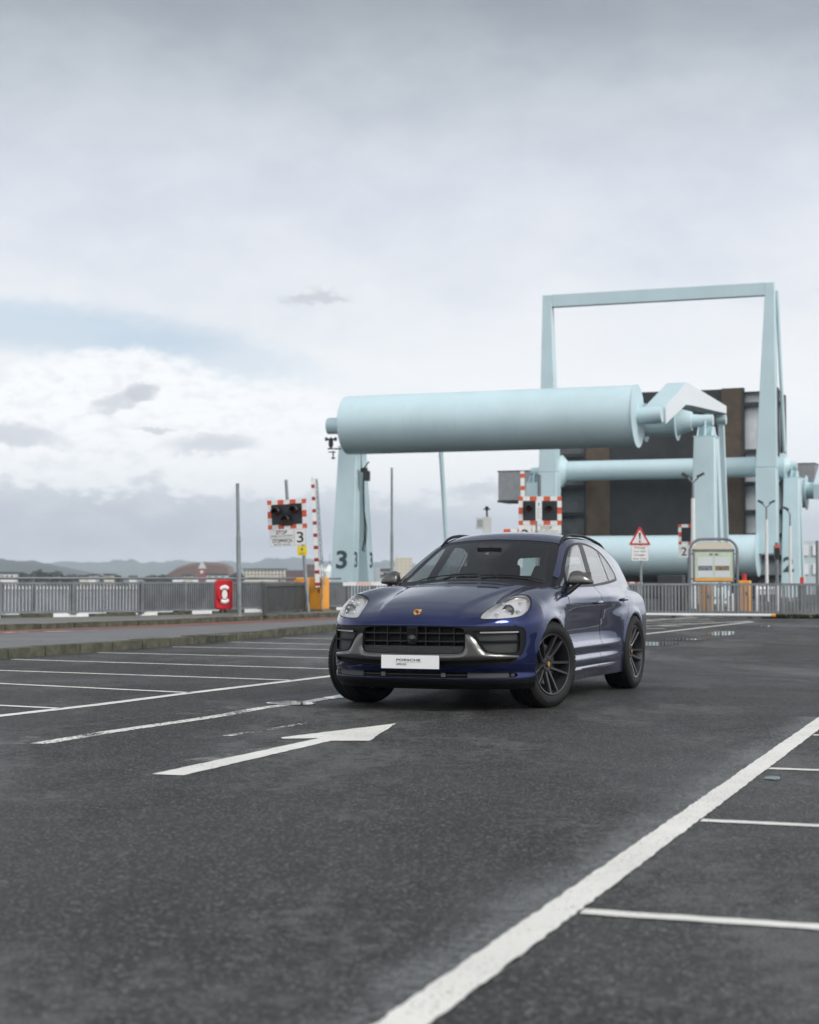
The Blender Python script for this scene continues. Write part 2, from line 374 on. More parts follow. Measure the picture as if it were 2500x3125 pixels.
M['redlane'] = mat('red_lane', (.20, .075, .055), .7, var=.2, vscale=2)
fk = [p + Vector((.35, -.75, 0)) for p in far_kerb]
L, Rr = strip_pts(fk, 1.0)
sheet('cycle_lane', [(p.x, p.y) for p in L + Rr[::-1]], .134, M['redlane'])
# painted stripe down the road
def paint(name_, col=(.80, .78, .72), wear=.5, scale=14., lo=.42, hi=.50, rough=.5, top=1.):
    m = bpy.data.materials.new(name_); m.use_nodes = True; t = NT(m.node_tree); b = t.n['Principled BSDF']
    o = t.n.new('ShaderNodeTexCoord').outputs['Object']
    n = t.noise(o, scale, 6, .7); n2_ = t.noise(o, 1.3, 4, .6); n3_ = t.noise(o, 70, 3, .7)
    t.put(b.inputs['Base Color'], t.mix(t.m('MULTIPLY', t.ss(n3_, .4, .7), .25), t.mix(t.ss(n2_, .3, .7), col, tuple(x * .86 for x in col)), tuple(x * .6 for x in col)))
    b.inputs['Roughness'].default_value = rough
    pit = t.m('SUBTRACT', 1, t.m('MULTIPLY', t.ss(t.noise(o, 75, 3, .7), .60, .66), t.ss(t.noise(o, 1.7, 4, .6), .35, .6)))
    if not wear: t.put(b.inputs['Alpha'], pit)
    if wear: t.put(b.inputs['Alpha'], t.m('MULTIPLY', t.ss(t.m('ADD', n, t.m('MULTIPLY', t.m('SUBTRACT', n2_, .5), wear)), lo, hi), top))
    t.put(b.inputs['Normal'], t.bump(n3_, .25, .004))
    return m
M['paint'] = paint('road_paint', wear=0)
M['paint_worn'] = paint('worn_road_paint', wear=.7, scale=34, lo=.42, hi=.50)
M['residue'] = paint('paint_residue', (.36, .38, .38), wear=.5, scale=26, lo=.30, hi=.70, top=.5)
M['paint_faint'] = paint('scuffed_road_paint', wear=.9, scale=30, lo=.52, hi=.58)
M['ghost'] = paint('faded_paint', (.34, .34, .33), wear=.8, scale=5, lo=.45, hi=.75, top=.6)
def ragged(pts, wd, jit, step):
    q = []
    for i in range(len(pts) - 1):
        n = max(1, int((pts[i + 1] - pts[i]).length / step))
        for k in range(n): q.append(pts[i].lerp(pts[i + 1], k / n))
    q.append(pts[-1]); L, Rr = strip_pts(q, wd)
    j = lambda: random.uniform(-jit, jit)
    V = []
    for a, b_ in zip(L, Rr):
        d = (a - b_).normalized(); a = a + d * j(); b_ = b_ + d * j(); V += [a, b_]
    return V
def marking(name, lines, z, m, jit=.006, step=.08):
    V = []; F = []
    for pts, wd in lines:
        r = ragged(pts, wd, jit, step); b0 = len(V); V += [(p.x, p.y, z) for p in r]
        F += [(b0 + 2 * i, b0 + 2 * i + 1, b0 + 2 * i + 3, b0 + 2 * i + 2) for i in range(len(r) // 2 - 1)]
    me = bpy.data.meshes.new(name); me.from_pydata(V, [], F); me.materials.append(m)
    b = bmesh.new(); b.from_mesh(me)
    for f in b.faces:
        f.normal_update()
        if f.normal.z < 0: f.normal_flip()
    b.to_mesh(me); b.free()
    o = bpy.data.objects.new(name, me); COL.objects.link(o); return tag(o, kind='structure')
right = [([G(-1.447, 2.), G(-1.44, 34)], .128)]
for k in range(-2, 11): 
    v0 = 5.555 + 2.275 * k
    right.append(([G(-1.372, v0), G(3.4, v0 + .03)], .085))
marking('right_bay_lines', right, .004, M['paint'], .005, .05)
left = [([G(-7.95, 7), onz(0, 2185.7), onz(300, 2151.5), onz(561, 2118), onz(1020, 2063), G(-7.22, 26), onz(1966, 1936), onz(2300, 1897.5)], .135)]
for (a, b_) in (((41.5, 2012.9), (1004, 2042)), ((0, 2046.7), (867, 2076)), ((0, 2086.8), (555, 2113.6)), ((0, 2153.8), (166, 2162)), ((315.7, 1992.5), (1004, 2009)), ((555, 1975), (1014, 1983.5)), ((746, 1961), (1014, 1967.6)), ((918, 1948.5), (1014, 1950))):
    p, q = onz(*a), onz(*b_); d = (q - p)
    def uof(s): return s.x * UX + s.y * UY
    t0 = (-13.1 - uof(p)) / (uof(q) - uof(p)); vq = q.x * VX + q.y * VY; t1 = (float(np.interp(vq, (12, 15, 18.2, 26), (-7.76, -7.6, -7.41, -7.24))) - uof(p)) / (uof(q) - uof(p))
    left.append(([p + d * t0, p + d * t1], .10))
marking('left_bay_lines', left, .004, M['paint'], .006, .08)
hat = []
for yy, x1 in ((1884, 2210), (1890, 2170), (1897, 2180), (1903, 2110), (1911, 2080), (1919, 2030)):
    hat.append(([onz(1800, yy - 1), onz(x1, yy)], .28))
hat.append(([onz(1900, 1899), onz(2130, 1884)], .22)); hat.append(([onz(1900, 1915), onz(2290, 1896)], .2))
marking('hatched_lines', hat, .004, M['paint_worn'], .03, .3)
marking('worn_lane_line', [([onz(118, 2271), onz(332, 2235), onz(555, 2203), onz(676, 2185), onz(791, 2163), onz(926, 2145), onz(1046, 2123), onz(1180, 2104)], .13)], .004, M['paint_worn'], .008, .03)
marking('faded_dash', [([onz(690, 2247), onz(752, 2238), onz(835, 2225), onz(940, 2206), onz(1060, 2190)], .07)], .004, M['paint_faint'], .008, .03)
marking('faded_stripe', [([onz(0, 1960, .13), onz(300, 1952, .13), onz(650, 1938, .13), onz(800, 1934, .13)], .55)], .134, M['ghost'], .03, .3)
marking('lane_dashes', [([onz(10, 1932, .13), onz(80, 1929.5, .13)], .2), ([onz(140, 1929, .13), onz(220, 1926.5, .13)], .2), ([onz(280, 1925.5, .13), onz(292, 1925, .13)], .2)], .138, M['paint_worn'], .02, .2)
mr = M['residue']; t = NT(mr.node_tree); b = t.n['Principled BSDF']; o_ = t.n.new('ShaderNodeTexCoord').outputs['Object']; x_, y_, _z = t.xyz(o_)
uu = t.m('ADD', t.m('MULTIPLY', x_, UX), t.m('MULTIPLY', y_, UY)); uu = t.m('ADD', uu, t.m('MULTIPLY', t.m('SUBTRACT', t.noise(o_, 2.2, 4, .6), .5), .28))
al = b.inputs['Alpha'].links[0].from_socket; t.put(b.inputs['Alpha'], t.m('MULTIPLY', al, t.ss(uu, -1.78, -1.54)))
marking('paint_residue', [([G(-1.69, 3.), G(-1.67, 14)], .36)], .002, mr, .0, .3)
marking('faded_residue', [([onz(-40, 2270), onz(200, 2245)], .35), ([onz(560, 2180), onz(760, 2158)], .25)], .003, M['ghost'], .08, .1)
marking('tarmac_joint', [([onz(-20, 2247), onz(250, 2214), onz(560, 2170), onz(800, 2139), onz(1010, 2108)], .016)], .002, M['black'], .006, .05)
marking('tyre_scuff', [([onz(1600, 2826), onz(1690, 2838)], .035)], .006, M['ghost'], .01, .03)
arrow = [(464, 2364), (560, 2368), (1012, 2262), (1128, 2262), (1209, 2209), (858, 2252), (862, 2256), (975, 2254)]
ap = [onz(*p) for p in arrow]; q = []
for i in range(len(ap)):
    a_, b_ = ap[i], ap[(i + 1) % len(ap)]; n = max(1, int((b_ - a_).length / .07))
    for k in range(n):
        p = a_.lerp(b_, k / n); q.append((p.x + random.uniform(-.006, .006) * (k > 0), p.y + random.uniform(-.006, .006) * (k > 0)))
sheet('road_arrow', q, .004, M['paint'])
marking('arrow_wear', [([onz(590, 2325), onz(860, 2280)], .16)], .002, M['ghost'], .05, .08)
# puddles: thin still water lying in hollows of the asphalt
M['puddle'] = mat('puddle_water', (.012, .013, .014), .02, spec=.6)
def puddle(name, cx, cy, rx, ry, z=.006, n=40, seed=1):
    random.seed(seed); ph = [random.uniform(0, 6.3) for _ in range(5)]; P = []
    for k in range(n):
        t = 2 * math.pi * k / n; r = 1 + sum(.16 / (j + 1) * math.sin((j + 2) * t + ph[j]) for j in range(5))
        p = onz(cx + rx * r * math.cos(t), cy + ry * r * math.sin(t)); P.append((p.x, p.y))
    return sheet(name, P, z, M['puddle'])
puddle('puddle', 1975, 1966, 85, 8, seed=3); puddle('puddle', 2090, 1952, 60, 3, seed=4); puddle('puddle', 2200, 1934, 52, 6, seed=5)
puddle('puddle', 2358, 2377, 30, 4.5, seed=6); puddle('puddle', 890, 2147, 62, 7, seed=8); puddle('puddle', 1020, 2130, 30, 3.5, seed=9)
puddle('puddle', 2345, 1912, 22, 3, seed=11)
random.seed(11)

# ================================================================== WATER, SHORE, HILLS
mw = bpy.data.materials.new('bay_water'); mw.use_nodes = True; t = NT(mw.node_tree); b = t.n['Principled BSDF']
b.inputs['Base Color'].default_value = (.10, .12, .12, 1); b.inputs['Roughness'].default_value = .12
o_ = t.n.new('ShaderNodeTexCoord').outputs['Object']; t.put(b.inputs['Normal'], t.bump(t.noise(o_, .8, 5, .6), .4, .2))
sheet('water', [(-6000, -600), (6000, -600), (6000, 760), (-6000, 760)], -3.0, mw)
M['farland'] = mat('far_land', (.07, .085, .05), .9, var=.3, vscale=.01)
mf = M['farland']
sheet('far_shore', [(-6000, 700), (6000, 700), (6000, 7800), (-6000, 7800)], -1.6, mf)
def hills(name, pts, Y, m, zb=-1.5, rise=900):
    """ridge line given in photo pixels at distance Y, sloping down towards the viewer"""
    mb = MB(); V = []; F = []; P = []
    for i in range(len(pts) - 1):
        (x0, y0), (x1, y1) = pts[i], pts[i + 1]; n = 8
        for k in range(n):
            s_ = k / n; e = s_ * s_ * (3 - 2 * s_); P.append((x0 + (x1 - x0) * s_, y0 + (y1 - y0) * e))
    P.append(pts[-1])
    rows = 7
    for r in range(rows):
        f = r / (rows - 1)
        for i, (x, y) in enumerate(P):
            top = onY(x, y, Y); z = zb + (top.z - zb) * (1 - (1 - f) ** 2) + (Y * .0006) * (math.sin(i * 1.7 + r * 2.1) + math.sin(i * .53 + r)) * (.25 + .75 * f) * (1 if f > .05 else 0)
            yy = Y - rise * (1 - f); V.append((top.x * yy / Y * (1 - .0) , yy, z))
    n = len(P)
    F = [(r * n + i, r * n + i + 1, (r + 1) * n + i + 1, (r + 1) * n + i) for r in range(rows - 1) for i in range(n - 1)]
    for i in range(n): V.append((V[(rows - 1) * n + i][0], Y + rise, zb))
    F += [((rows - 1) * n + i, (rows - 1) * n + i + 1, rows * n + i + 1, rows * n + i) for i in range(n - 1)]
    mb.add(V, F, True); o = mb.build(name, m); return tag(o, kind='structure')
M['wood_hill'] = mat('wooded_hill', (.045, .06, .04), .95, var=.45, vscale=.004)
M['field_hill'] = mat('field_hill', (.08, .10, .06), .95, var=.4, vscale=.003)
hills('wooded_hill', [(-500, 1740), (-200, 1715), (0, 1710), (70, 1712), (150, 1722), (210, 1738), (262, 1752), (300, 1768)], 3000, M['wood_hill'], rise=700)
hills('far_hills', [(-400, 1740), (0, 1732), (200, 1718), (330, 1715), (370, 1710), (405, 1710), (430, 1722), (480, 1716), (540, 1713), (640, 1716), (760, 1718), (830, 1706), (880, 1704), (1000, 1712), (1100, 1720), (1180, 1712), (1300, 1725), (1500, 1735), (2000, 1730), (2900, 1740)], 6200, M['field_hill'], rise=1200)

# ------------------------------------------------------------------ far shore buildings and trees
def facade_block(name, label, x0, x1, ytop, ybase, Y, m, cat='building', rows=3, cols=10, depth=18, wm=None, roof=None, hole=.5):
    a = onY(x0, ybase, Y); b_ = onY(x1, ytop, Y); w_ = b_.x - a.x; h_ = b_.z - a.z
    r = thing(name, label, cat, (a.x, Y, min(a.z, -1.6)))
    h2 = b_.z - min(a.z, -1.6)
    mb = MB(); mb.box((0, 0, 0), (w_, depth, h2)); mb.build('wall', m, r)
    if roof: mb = MB(); mb.box((-.4, -.4, h2), (w_ + .4, depth, h2 + roof)); mb.build('roof', M['dark'], r)
    z0 = h2 - h_ * .95
    for i in range(rows):
        for j in range(cols):
            cx = w_ * (j + .5) / cols; cz = z0 + (h2 - z0) * (i + .5) / rows; ww = w_ / cols * hole / 2; wh = (h2 - z0) / rows * hole / 2
            mb = MB(); mb.box((cx - ww, -.12, cz - wh), (cx + ww, -.01, cz + wh)); mb.build('window', wm or M['dark'], r)
    return r
cream = mat('cream_render', (.62, .58, .48), .8, var=.06, vscale=.1)
brick = mat('dark_brick', (.16, .075, .065), .85, var=.2, vscale=.2)
facade_block('hotel', 'long cream hotel with rows of small windows across the bay', 742, 868, 1738, 1769, 900, cream, rows=3, cols=12, roof=.5)
facade_block('brick_building', 'dark red brick waterfront block behind the raised barrier', 872, 958, 1740, 1769, 880, brick, rows=3, cols=8)
r_ = facade_block('brick_warehouse', 'tall dark brick warehouse with a stepped gable beside the raised barrier', 936, 964, 1722, 1769, 940, brick, rows=3, cols=2)
facade_block('apartment_tower', 'pale apartment tower striped cream and beige beyond the grey post', 1206, 1258, 1701, 1768, 1000, cream, rows=6, cols=4, wm=mat('beige_panel', (.55, .45, .30), .8))
facade_block('office_block', 'low grey office block with a dark window band beside the wing mirror', 1150, 1205, 1731, 1769, 850, mat('grey_render', (.45, .46, .47), .8), rows=2, cols=1, hole=.6)
for k, (x0, x1, yt, lb) in enumerate(((0, 44, 1751, 'low white shed with grey roof at the far left of the shore'), (242, 268, 1760, 'small cream house on the far shore nearest the shed on the left'), (270, 292, 1757, 'grey roofed house beside the small cream house on the shore'), (318, 338, 1756, 'pale gabled house on the shore left of the arts centre'), (395, 407, 1762, 'tiny white hut on the shore close to the arts centre'), (560, 582, 1758, 'white gabled cottage below the bronze arts centre'), (630, 690, 1756, 'low white terrace to the right of the red clock tower'))):
    facade_block('waterfront_house', lb, x0, x1, yt, 1769, 780, M['white'] if k % 2 == 0 else cream, rows=1, cols=3, depth=10, roof=.8, hole=.4)
# arts centre: a bronze armadillo-like shell
dm = mat('bronze_shell', (.17, .10, .075), .5, .2, var=.2, vscale=.05)
r_ = thing('arts_centre', 'big bronze dome shaped arts centre on the far shore', 'building', tuple(onY(590, 1769, 1000)))
mb = MB(); P = [(-1, .0), (-.9, .22), (-.7, .52), (-.45, .78), (-.15, .93), (.2, 1.0), (.55, .98), (.85, .90), (.96, .80), (1.0, .45), (1.0, 0)]
W_ = 21.5; Hh = onY(590, 1714, 1000).z + 1.6; V = []
for (d, s_) in ((0, .86), (4, .97), (12, 1.0), (26, .96), (34, .8)):
    for (x, z) in P: V.append((x * W_ * (.9 + .1 * s_), d, z * Hh * s_))
nP = len(P); mb.add(V, [(r0 * nP + i, r0 * nP + i + 1, (r0 + 1) * nP + i + 1, (r0 + 1) * nP + i) for r0 in range(4) for i in range(nP - 1)] + [tuple(range(nP))[::-1], tuple(range(4 * nP, 5 * nP))], False)
mb.build('shell', dm, r_); r_.location.z = -1.6
mb = MB(); mb.box((-16, -3, 0), (20, -.5, 3.4)); mb.build('foyer', M['lightpanel'], r_)
# clock tower
r_ = thing('clock_tower', 'small red brick clock tower with a blue spire in front of the bronze dome', 'tower', (onY(617, 1769, 820).x, 820, -1.6))
mb = MB(); mb.box((-1.7, -1.7, 0), (1.7, 1.7, 8.2)); mb.build('shaft', mat('red_brick', (.26, .07, .06), .8), r_)
mb = MB(); mb.add([(-1.8, -1.8, 8.2), (1.8, -1.8, 8.2), (1.8, 1.8, 8.2), (-1.8, 1.8, 8.2), (0, 0, 12.2)], [(0, 1, 4), (1, 2, 4), (2, 3, 4), (3, 0, 4), (3, 2, 1, 0)]); mb.build('spire', M['clad'], r_)
mb = MB(); mb.tube((0, -1.72, 6.6), (0, -1.85, 6.6), .75); mb.build('clock_face', M['white'], r_)
# white sail-roofed pavilion with blue masts
r_ = thing('sail_pavilion', 'white peaked tent pavilion with two blue masts beside the pillar numbered 3', 'pavilion', (onY(992, 1769, 600).x, 600, -1.6))
for k, cx in enumerate((-1.2, 1.5)):
    mb = MB(); mb.add([(cx - 1.9, -2, 0), (cx + 1.9, -2, 0), (cx + 1.9, 3, 0), (cx - 1.9, 3, 0), (cx - 1.7, -1.8, 5.8), (cx + 1.7, -1.8, 5.8), (cx + 1.7, 2.6, 5.8), (cx - 1.7, 2.6, 5.8), (cx, .3, 8.4)],
                      [(0, 1, 5, 4), (1, 2, 6, 5), (2, 3, 7, 6), (3, 0, 4, 7), (4, 5, 8), (5, 6, 8), (6, 7, 8), (7, 4, 8)]); mb.build('sail_roof', M['white'], r_)
    mb = MB(); mb.tube((cx, .3, 6), (cx + .2, .3, 12.3), .16, .06, 8); mb.build('mast', mat('mast_blue', (.06, .12, .30), .5), r_)
# scattered trees on the far shore
leaf = mat('far_foliage', (.045, .06, .035), .95, var=.5, vscale=.4)
def far_tree(px, Y, h_, wd, label):
    r = thing('tree', label, 'tree', (onY(px, 1769, Y).x, Y, -1.6), group='trees on the far shore')
    mb = MB(); mb.tube((0, 0, 0), (0, 0, h_ * .5), .35, .2, 6); mb.build('trunk', M['dark'], r)
    V = []; F = []
    for k in range(160):
        t_ = random.uniform(0, 6.28); q_ = random.uniform(-1, 1); rr = random.uniform(.5, 1) ; c_ = Vector((math.cos(t_) * math.sqrt(1 - q_ * q_) * wd * rr, math.sin(t_) * math.sqrt(1 - q_ * q_) * wd * rr, h_ * .6 + q_ * h_ * .4 * rr))
        s_ = wd * .28; n_ = Vector((random.uniform(-1, 1), random.uniform(-1, 1), random.uniform(-1, 1))).normalized(); a_ = n_.orthogonal().normalized() * s_; b_ = n_.cross(a_)
        i0 = len(V); V += [c_ - a_, c_ - b_, c_ + a_, c_ + b_]; F.append((i0, i0 + 1, i0 + 2, i0 + 3))
    mb = MB(); mb.add(V, F); mb.build('crown', leaf, r, recalc=False)
FT = ['dark leafy tree on the far shore just right of the white shed', 'low spreading dark tree second from the white shed on the shore', 'tallest dark tree right of the white shed on the far shore', 'low dark tree beside the tallest shoreline tree',
      'upright dark tree between two lower ones left of the cream house', 'low dark tree just left of the small cream house', 'narrow dark tree behind the grey roofed shore house', 'dark tree right of the pale gabled shore house',
      'low wide dark tree at the foot of the dome, left end', 'small dark tree left of the white gabled cottage', 'dark rounded tree between the tall grey post and the cream hotel']
for k, (px, h_, wd) in enumerate(((60, 6, 4), (78, 5, 5), (118, 7, 5), (150, 5.5, 5), (168, 6.5, 4), (215, 5, 4.5), (300, 5, 3), (350, 5, 4), (470, 4.5, 5), (500, 5, 4), (725, 6, 3.5))):
    far_tree(px, 790 + 7 * k, h_, wd, FT[k])
for o_ in [q for q in bpy.data.objects if q.get('category') == 'tree' and 'others' in q['label']]: o_['group'] = 'trees on the far shore'

# ================================================================== RAILINGS
def railing(name, label, base, z0, h_, panel, group=None, post=.07, bar=.03, gap=.108, top=.06, low=.10, m=None, side=0):
    """posts, top and bottom rail and vertical bars along a polyline; every panel and post a part"""
    m = m or M['rail_grey']; o0 = base[0]
    r = thing(name, label, 'railing', (o0.x, o0.y, z0), group=group)
    for i in range(len(base) - 1):
        a_, b_ = base[i] - o0, base[i + 1] - o0; L_ = (b_ - a_).length; n = max(1, round(L_ / panel)); d = (b_ - a_) / L_
        ang = math.atan2(d.y, d.x)
        for k in range(n):
            s0, s1 = L_ * k / n, L_ * (k + 1) / n; mx = Matrix.Translation(Vector((a_.x + d.x * s0, a_.y + d.y * s0, 0))) @ Matrix.Rotation(ang, 4, 'Z')
            W_ = s1 - s0; mb = MB()
            mb.box((post / 2, -.03, h_ - top), (W_ - post / 2, .03, h_), mx); mb.box((post / 2, -.02, low), (W_ - post / 2, .02, low + .045), mx)
            nb = max(2, int((W_ - post) / gap))
            for j in range(nb):
                x = post / 2 + (W_ - post) * (j + .5) / nb; mb.box((x - bar / 2, -bar / 2, low + .045), (x + bar / 2, bar / 2, h_ - top), mx)
            mb.build('panel', m, r)
            mb = MB(); mb.box((-post / 2, -post / 2, 0), (post / 2, post / 2, h_ + .01), mx); mb.box((-.09, -.09, 0), (.09, .09, .02), mx); mb.build('post', m, r)
        mx = Matrix.Translation(Vector((b_.x, b_.y, 0))) @ Matrix.Rotation(ang, 4, 'Z')
    mb = MB(); mb.box((-post / 2, -post / 2, 0), (post / 2, post / 2, h_ + .01), mx); mb.build('post', m, r)
    return r
fb = [Vector((p.x, p.y, 0)) for p in fence_base]
rl = railing('bay_railing', 'long grey railing of close upright bars along the waterside pavement', fb, .31, .74, 1.9, low=.02, gap=.09, bar=.046, post=.075, top=.045)
# handrail carried on short brackets above the railing, part of it
mb = MB(); o0 = fb[0]
for i in range(len(fb) - 1): mb.tube(fb[i] - o0 + Vector((-.15, .25, .83)), fb[i + 1] - o0 + Vector((-.15, .25, .83)), .03, n=8)
mb.build('handrail', M['rail_grey'], rl)
for i in range(len(fb) - 1):
    nk = max(2, int((fb[i + 1] - fb[i]).length / 1.6))
    for k in range(nk):
        p = fb[i].lerp(fb[i + 1], (k + .5) / nk) - o0 + Vector((-.15, .25, 0)); mb = MB(); mb.box((p.x - .02, p.y - .02, .0), (p.x + .02, p.y + .02, .83)); mb.build('handrail_post', M['rail_grey'], rl)
# plinth below it: mossy blocks alternating with white panels
r_ = thing('railing_plinth', 'low mossy plinth with white panels under the waterside railing', 'plinth', (fb[0].x, fb[0].y, .225)); o0 = Vector((fb[0].x, fb[0].y, 0))
k = 0
for i in range(len(fb) - 1):
    L_ = (fb[i + 1] - fb[i]).length; s_ = 0.; d = (fb[i + 1] - fb[i]).normalized(); ang = math.atan2(d.y, d.x)
    while s_ < L_ - .3:
        wdt = random.choice((.55, .8)) if k % 3 == 1 else random.uniform(.5, 1.2)
        wdt = min(wdt, L_ - s_); mx = Matrix.Translation(fb[i] - o0 + d * s_) @ Matrix.Rotation(ang, 4, 'Z'); mb = MB()
        white_ = (k % 3 == 0)
        mb.box((0, -.03 if white_ else -.06, 0), (wdt - .01, .10, .085 if white_ else (.10 if k % 3 == 2 else .07)), mx)
        mb.build('panel' if white_ else 'block', M['white'] if white_ else M['moss'], r_); s_ += wdt; k += 1
fr = [onz(1500, 1884), onz(1960, 1884.5), onz(2230, 1886), onz(2560, 1889)]
fr = [G(-16.0, 50.2), G(-10.6, 50.1), G(-4.2, 49.9)]
railing('quay_railing', 'grey metal railing of slim upright bars behind the rear of the parked car', fr, 0, 1.0, 2.0, bar=.034, gap=.10, post=.09, low=.10, m=M['rail_light'])
fr2 = [G(-16.0, 52.6), G(-3.6, 52.4)]
railing('quay_railing', 'second grey railing standing just behind the front railing on the right', fr2, 0, 1.0, 2.4, bar=.03, gap=.12, post=.07, low=.10)
fl = [onz(1062, 1861, .23), onz(1140, 1860, .23), onz(1300, 1858, .23)]
railing('quay_railing', 'grey railing section right of the orange barrier cabinet, partly behind the bonnet', [Vector((p.x, p.y, 0)) for p in fl], .25, .78, 1.9, bar=.042, gap=.10, low=.03)
gp = [onz(806, 1880, .23), onz(928, 1866, .23)]
railing('gate_panel', 'dark grey gate section of upright bars standing open beside the orange cabinet', [Vector((p.x, p.y, 0)) for p in gp], .24, .76, 6, bar=.030, gap=.084, post=.08, low=.03, m=mat('dark_gate_paint', (.07, .075, .075), .5, var=.2))
# pale pipe along the ground at the foot of the railing
r_ = thing('barrier_pole', 'long pale pole lying along the foot of the right railing', 'pole', tuple(G(-12.0, 49.3, .09)), rz=-A)
mb = MB(); mb.tube((0, 0, 0), (5.4, 0, 0), .042, n=12); mb.build('rod', M['white'], r_)
mb = MB(); mb.tube((5.4, 0, 0), (5.52, 0, 0), .046, n=12); mb.build('end_cap', M['orange'], r_)
for x in (.5, 2.6, 4.8):
    mb = MB(); mb.box((x - .06, -.05, -.09), (x + .06, .05, -.03)); mb.build('foot', M['dark'], r_)
# low planted verge at the right railing foot
V = []; F = []
for k in range(2600):
    u_ = random.uniform(-6.9, -4.2); v_ = 49.75 + random.gauss(0, .12); p = G(u_, v_, random.uniform(0, .10)); s_ = random.uniform(.015, .04)
    n_ = Vector((random.uniform(-1, 1), random.uniform(-1, 1), random.uniform(-.2, 1))).normalized(); a_ = n_.orthogonal().normalized() * s_; b_ = n_.cross(a_); i0 = len(V); V += [p - a_, p - b_ * 1.6, p + a_, p + b_ * 1.6]; F.append((i0, i0 + 1, i0 + 2, i0 + 3))
mb = MB(); mb.add(V, F); tag(mb.build('weeds', mat('weeds', (.05, .055, .025), .9, var=.5, vscale=6), recalc=False), 'low mossy weeds along the foot of the right railing', 'weeds', kind='stuff')

# ================================================================== POSTS, SIGNS, BARRIERS
def post_thing(name, label, px, ybase, ytop, r_, m=None, zb=0., lean=0., Y=None, cat='post', group=None, upper=None):
    b_ = onz(px, ybase, zb) if Y is None else Vector((onY(px, 1770, Y).x, Y, zb)); t_ = onY(px, ytop, b_.y); h_ = t_.z - zb
    r = thing(name, label, cat, (b_.x, b_.y, zb), group=group); mb = MB()
    if upper:
        mb.tube((0, 0, 0), (lean * .6, 0, h_ * upper), r_, r_, 14); mb.build('shaft', m or M['galv'], r)
        mb = MB(); mb.tube((lean * .6, 0, h_ * upper), (lean, 0, h_), r_ * .8, r_ * .75, 14); mb.build('upper_shaft', m or M['galv'], r)
    else: mb.tube((0, 0, 0), (lean, 0, h_), r_, r_ * .85, 14); mb.build('shaft', m or M['galv'], r)
    mb = MB(); mb.box((-.12, -.12, 0), (.12, .12, .02)); mb.build('base_plate', m or M['galv'], r)
    return r, h_, b_.y
post_thing('grey_post', 'tall bare grey post between the lifebuoy and the traffic signal', 731, 1881, 1475, .055, zb=.23, lean=-.06, upper=.6)
post_thing('grey_post', 'tall bare grey post standing between the pillar numbered 3 and the car windscreen', 1196, 1860, 1427, .055, Y=60, upper=.55)
def signal(name, label, x0, x1, yt, yb, Y, rz, lamps, tilt=0., nh=6, nv=4):
    """level-crossing style board: red and white border, dark plate, hooded lamps"""
    a_, b_ = onY(x0, yb, Y), onY(x1, yt, Y); W_, H_ = (b_.x - a_.x) / math.cos(rz), b_.z - a_.z; c_ = (a_ + b_) / 2
    r = thing(name, label, 'traffic signal', tuple(c_), rz=rz); r.rotation_euler = (0, tilt, rz)
    mb = MB(); bw = .155 * H_; mb.box((-W_ / 2 + bw, -.03, -H_ / 2 + bw), (W_ / 2 - bw, .04, H_ / 2 - bw)); mb.build('backing_board', mat(name + '_plate', (.018, .022, .028), .5), r)
    mb = MB(); nh_, nv_ = nh, nv
    for i in range(nh_ + 1):
        for j in range(nv_ + 1):
            if 0 < i < nh_ and 0 < j < nv_: continue
            xs = [-W_ / 2, -W_ / 2 + bw] + [-W_ / 2 + bw + (W_ - 2 * bw) * q / (nh_ - 1) for q in range(1, nh_ - 1)] + [W_ / 2 - bw, W_ / 2]
            zs = [-H_ / 2, -H_ / 2 + bw] + [-H_ / 2 + bw + (H_ - 2 * bw) * q / (nv_ - 1) for q in range(1, nv_ - 1)] + [H_ / 2 - bw, H_ / 2]
            if i >= len(xs) - 1 or j >= len(zs) - 1: continue
            mb.use(M['orangered'] if (i + j) % 2 == 0 else M['white']); mb.box((xs[i], -.02, zs[j]), (xs[i + 1], .0, zs[j + 1]))
    mb.build('border', None, r)
    for (lx, lz, col) in lamps:
        mb = MB(); mb.lathe([(0, -.032), (.10, -.032), (.105, -.04), (.10, -.05), (.07, -.075), (0, -.085)], (lx * W_, 0, lz * H_), (0, 1, 0), 20); ln = mb.build('lamp', M[col], r)
        mb = MB(); mb.box((lx * W_ - .17, -.038, lz * H_ - .17), (lx * W_ + .17, -.031, lz * H_ + .17)); mb.build('lamp_plate', M['black'], r)
        hv = []; n = 14; hf = []
        for k in range(n + 1):
            t_ = math.pi * (-.05 + 1.1 * k / n); hv += [(lx * W_ + .125 * math.cos(t_), -.03, lz * H_ + .125 * math.sin(t_)), (lx * W_ + .115 * math.cos(t_), -.30, lz * H_ + .115 * math.sin(t_) - .02)]
        hf = [(2 * k, 2 * k + 1, 2 * k + 3, 2 * k + 2) for k in range(n)]
        mb = MB(); mb.add(hv, hf, True); h_ = mb.build('hood', M['black'], r); sm = h_.modifiers.new('solid', 'SOLIDIFY'); sm.thickness = .012
    return r, W_, H_
def plate(parent, x0, z0, x1, z1, y, m, name='plate', border=None, th=.012):
    mb = MB(); 
    if border: mb.use(border); mb.box((x0, y, z0), (x1, y + th, z1)); mb.use(m); mb.box((x0 + .012, y - .003, z0 + .012), (x1 - .012, y - .0005, z1 - .012))
    else: mb.use(m); mb.box((x0, y, z0), (x1, y + th, z1))
    return mb.build(name, None, parent)
